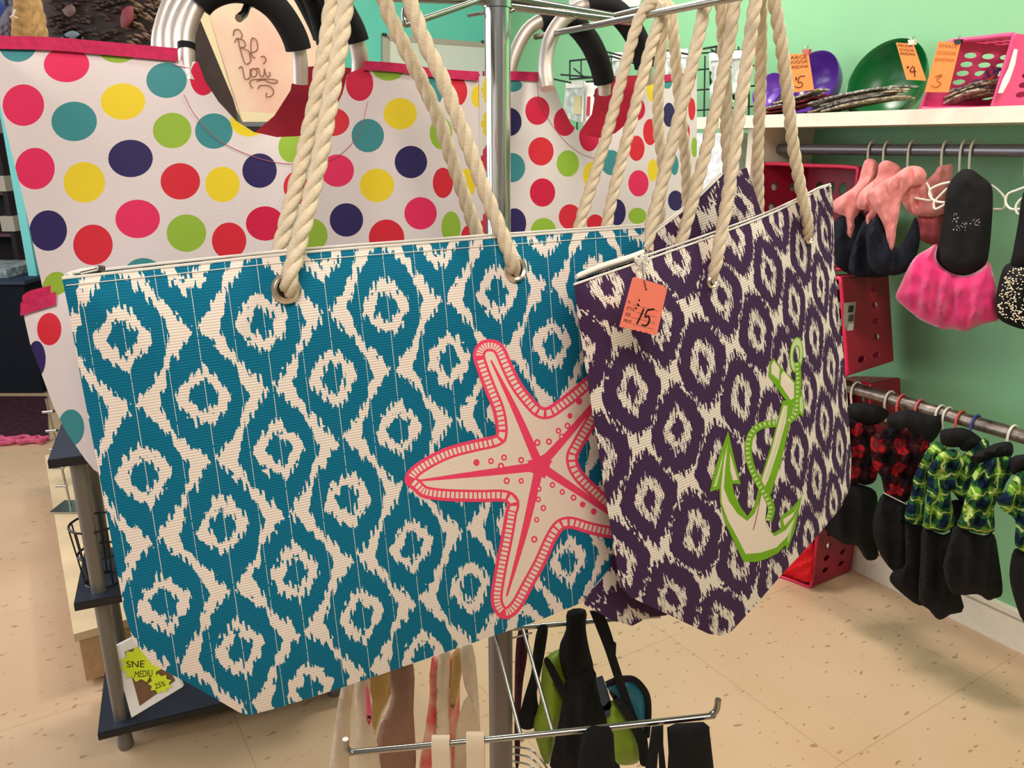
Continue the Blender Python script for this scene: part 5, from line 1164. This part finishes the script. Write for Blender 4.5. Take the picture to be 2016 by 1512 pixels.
burst(278, 1308, 42, 54 * .62, 12, 'larger neon yellow starburst', [('SNE', [(248, 1302), (285, 1300), (284, 1314), (250, 1314)]), ('MEDIU', [(266, 1322), (300, 1318), (300, 1332), (264, 1334)])])
burst(315, 1346, 24, 17, 9, 'smaller neon yellow starburst', [('25%', [(304, 1346), (324, 1340), (326, 1350), (306, 1357)])])
# black wire basket on the middle board
wc = PY(196, 1085, A0.y + .10); wc.z = zs[1]; wk = thing('wire_basket', wc, 'black wire basket with dark goods on the middle shelf board', 'basket')
mb = MB(); 
for zz, r in ((.155, .055), (.08, .047), (.004, .04)): mb.tube([wc + Vector((r * math.cos(a) , r * math.sin(a), zz)) for a in [k / 20 * 6.283 for k in range(20)]], .003, BLACKM, 6, closed=True)
for k in range(10):
    a = k / 10 * 6.283; mb.tube([wc + Vector((.055 * math.cos(a), .055 * math.sin(a), .155)), wc + Vector((.04 * math.cos(a), .04 * math.sin(a), .004))], .002, BLACKM, 5)
mb.build('wire_frame', wk)
dg_ = thing('dark_jar', wc + Vector((.085, .03, 0)), 'dark blue jar standing behind the black wire basket', 'jar'); MB().lathe(wc + Vector((.085, .03, 0)), [(0, 0), (.035, 0), (.038, .02), (.036, .10), (.028, .12), (.03, .13), (0, .13)], mat('dark_blue_glaze', (40, 48, 74), .3), 24).build('body', dg_)
# low wooden platform
pA = PZ(172, 1350, 0); hz = zfor(pA, 1243)
WOODL = mat('pale_wood', (224, 196, 156), .55, noise=.08, nscale=6)
pl_ = thing('display_platform', pA, 'long low pale wooden platform behind the tube shelving', 'platform')
c = pA + RIGHT * .35 + BACK * .75; c.z = hz / 2; MB().box(c, .70, 1.5, hz - .03, mat('tan_wood', (196, 158, 112), .6, noise=.08), ax=RIGHT, ay=BACK).build('base', pl_, smooth=False)
c.z = hz - .012; MB().box(c, .72, 1.52, .024, WOODL, ax=RIGHT, ay=BACK).build('top', pl_, smooth=False)
# chrome bracelet stand and glass jars on the platform
zst = PZ(140, 1000, hz); st = thing('jewellery_stand', zst, 'small chrome wire stand with pegs on the low platform', 'stand'); zs0 = zst
mb = MB(); mb.tube([zs0, zs0 + Vector((-.02, 0, .42))], .004, WIRE); mb.tube([zs0 + Vector((.05, 0, 0)), zs0 + Vector((.05, 0, .30))], .006, WIRE)
for k in range(5): mb.tube([zs0 + Vector((-.02, -.03, .1 + k * .07)), zs0 + Vector((.03, -.05, .11 + k * .07))], .005, WIRE)
mb.build('wire_post', st); MB().box(zs0 + Vector((.01, 0, .004)), .12, .1, .008, WIRE).build('base_plate', st, smooth=False)
GLS = mat('cloudy_clear_plastic', (216, 216, 212), .15, alpha=.55)
for k, lb in enumerate(('clear plastic vase on the low platform, nearer one', 'clear plastic vase on the low platform, farther one')):
    c = PZ(176 - k * 16, 1010 - k * 60, hz); o = MB().lathe(c, [(0, .0), (.03, .0), (.034, .05), (.028, .16), (.038, .22), (.036, .22), (.026, .16), (.032, .05), (0, .006)], GLS, 24).build('plastic_vase', label=lb, cat='vase', group='clear vases on the platform'); recentre(o, c)
# ---- far left goods
bt = thing('draped_table', PZ(-120, 770, 0), 'table under a navy black cloth at the far left', 'table')
a = PZ(20, 775, 0); zt2 = PY(20, 556, a.y).z; c = a + Vector((-.75, .4, zt2 / 2)); MB().box(c, 1.9, .8, zt2 - .02, mat('near_black_cloth', (16, 20, 30), .9)).build('tablecloth', bt, smooth=False)
c.z = zt2; MB().box(c, 1.94, .84, .02, mat('table_top_blue', (52, 62, 84), .7)).build('tabletop', bt, smooth=False)
o = MB().box((c.x + .5, c.y - .1, zt2 + .035), .6, .4, .05, mat('pale_folded_cloth', (206, 212, 214), .8, c2=(120, 130, 136), nscale=20)).build('folded_linen', label='pale folded linen on the dark draped table', cat='linen'); recentre(o, (c.x + .5, c.y - .1, zt2 + .01))
sx = PY(0, 400, a.y + 1.0); bsx = thing('bookcase', Vector((sx.x - .3, a.y + .98, 0)), 'dark brown bookcase with cream goods at the far left edge', 'bookcase')
DK = mat('dark_wood', (40, 30, 34), .6); mb = MB(); zz0 = PY(0, 262, a.y + .9).z
mb.box((sx.x - .35, a.y + 1.15, zz0 / 2), 1.0, .02, zz0, DK); mb.box((sx.x + .14, a.y + 1.0, zz0 / 2), .03, .3, zz0, DK); mb.build('carcass', bsx, smooth=False)
for yy in (290, 380, 462):
    MB().box((sx.x - .35, a.y + 1.0, PY(0, yy, a.y + .9).z), .96, .28, .02, mat('mauve_shelf', (112, 76, 84), .6)).build('shelf_board', bsx, smooth=False)
for k, (x, y, lb) in enumerate(((16, 362, 'cream box on the upper bookcase board'), (34, 440, 'cream bundle on the lower bookcase board'))):
    p = PY(x - 8, y + 14, a.y + .88); o = MB().box(p + Vector((0, 0, .05)), .09, .1, .10, mat('cream_box', (214, 204, 186), .7)).build('storage_box', label=lb, cat='box', smooth=False); recentre(o, p)
tr_ = PY(52, 500, a.y + .2); o = MB().box((tr_.x + .03, tr_.y, .9), .05, .05, 1.8, mat('turquoise_paint', (120, 216, 214), .5)).build('turquoise_post', label='turquoise painted post glimpsed left of the polka dot carrier', cat='post', smooth=False); recentre(o, (tr_.x + .03, tr_.y, 0))
rg = [PZ(-150, 865, .004), PZ(96, 866, .004), PZ(92, 780, .004), PZ(-150, 780, .004)]
ru = thing('floor_mat', rg[1], 'dark red woven mat with pink fringe on the floor at far left', 'rug')
MB().slab(rg, Vector((0, 0, -.003)), mat('dark_red_weave', (74, 28, 40), .9, c2=(36, 22, 34), nscale=40)).build('weave', ru, smooth=False)
mb = MB(); random.seed(5)
for r_ in range(3): mb.tube([rg[0].lerp(rg[1], k / 24) + Vector((0, .02 * random.uniform(-1, 1) - r_ * .03, .012)) for k in range(25)], .012, mat('pink_fringe_yarn', (224, 96, 130), .9, noise=.2), 6)
mb.build('fringe', ru)
# dark picture window of goods, upper left
pz = VP(200, 3.0, .1)
dk = thing('display_case', pz.hit(200, 110), 'dark glass fronted case full of brown dried goods at the upper left', 'display case')
MB().slab([pz.hit(x, y) for x, y in [(84, -380), (400, -380), (470, 262), (84, 250)]], Vector((0, .03, 0)), mat('dark_glass_goods', (44, 38, 40), .25, c2=(70, 56, 50), nscale=5)).build('glass_front', dk, smooth=False)
mb = MB(); random.seed(9)
TW = [mat('twig_%d' % i, c, .9) for i, c in enumerate(((96, 74, 58), (130, 104, 84), (70, 54, 48), (60, 46, 44)))]
for k in range(240):
    x = random.uniform(90, 330); y = random.uniform(-20, 120); dxx = random.uniform(8, 22)
    x2 = x + dxx; y2 = y + (dxx * (.5 if x > 250 else random.uniform(-.15, .15)))
    mb.tube([pz.hit(x, y, .01), pz.hit((x + x2) / 2, (y + y2) / 2 - 2, .03), pz.hit(x2, y2, .012)], .004, TW[(k % 2) if x > 240 else 2 + k % 2], 5)
mb.build('dried_twigs', dk, kind='stuff', label='brown dried twigs')
for nm, pts, col in (('red_bottle', [(240, 20), (262, 12), (262, 46), (258, 52), (238, 54)], (112, 40, 44)), ('pale_stone', [(120, 75), (135, 62), (150, 62), (165, 76)], (96, 110, 122)), ('pink_stone', [(122, 20), (140, 8), (150, 22), (135, 34)], (96, 70, 66))):
    mb = MB(); puffy(mb, pts, Plane(pz.n, pz.d - .03), .012, mat(nm + '_col', col, .6), 8, sm=2); mb.build(nm, dk)
mb = MB(); [mb.lathe(pz.hit(x, y, .04), [(0, .002), (.003, 0), (0, -.002)], mat('glint_foil', (240, 240, 236), .2, .8), 8) for x, y in ((174, 44), (188, 57), (190, 68), (208, 69), (171, 19))]; mb.build('foil_spangles', dk)
# straw bundle, grey bundle and blue cushion
ps = VP(50, 1.35, .2)
sb = thing('straw_bundle', ps.hit(58, 72), 'golden straw raffia bundle tied in a braid at the top left corner', 'straw bundle')
STR = mat('raffia', (214, 174, 116), .9, noise=.25, nscale=60); mb = MB(); random.seed(2)
for k in range(9): rope(mb, [ps.hit(34 + k * 3.4 + random.uniform(-2, 2), -10), ps.hit(31 + k * 4.2, 30), ps.hit(28 + k * 4.6, 90)], .005, STR)
mb.build('strands', sb)
mb = MB(); rope(mb, [ps.hit(64, -8, .02), ps.hit(74, 20, .02), ps.hit(80, 50, .02), ps.hit(84, 90, .02)], .009, STR); mb.build('braid', sb)
MB().tube([ps.hit(48, 0), ps.hit(48, -14), Vector((ps.hit(48, -14).x, ps.hit(48, -14).y, 2.85))], .003, STR, 6).build('hanging_cord', sb)
MB().tube([ps.hit(x, y, .02) for x, y in s2([(20, 34), (28, 26), (30, 18), (26, 30), (36, 36)], 5, False)], .0012, WHITEPL, 6).build('tie_string', sb)
hang('yarn_bundle', 'yarn bundle', 'grey yarn bundle left of the straw bundle', [('yarn', [(-10, 60), (10, 20), (34, 0), (40, 40), (36, 90), (-10, 90)], P_(ps, .05), .02, mat('grey_yarn', (112, 106, 116), .95, bump=.8, bscale=80), dict(step=7, folds=.006, fper=12))])
hang('blue_cushion', 'cushion', 'dark blue round cushion in the top left corner', [('cover', [(-60, 20), (-20, 2), (20, 4), (34, 30), (20, 80), (-60, 110)], P_(ps, .12), .04, mat('royal_blue_fabric', (52, 70, 130), .8), dict(step=10))])

for ob in list(COL.objects):
    if ob.name.startswith(('yarn_bundle', 'blue_cushion')):
        kx = 14 if ob.name.startswith('yarn') else -8; kp = P_(ps, .05 if kx > 0 else .12); q = kp.hit(kx, 12)
        MB().tube([q, Vector((q.x, q.y, 2.85))], .003, BLACKM, 6).build('hanging_cord', ob)
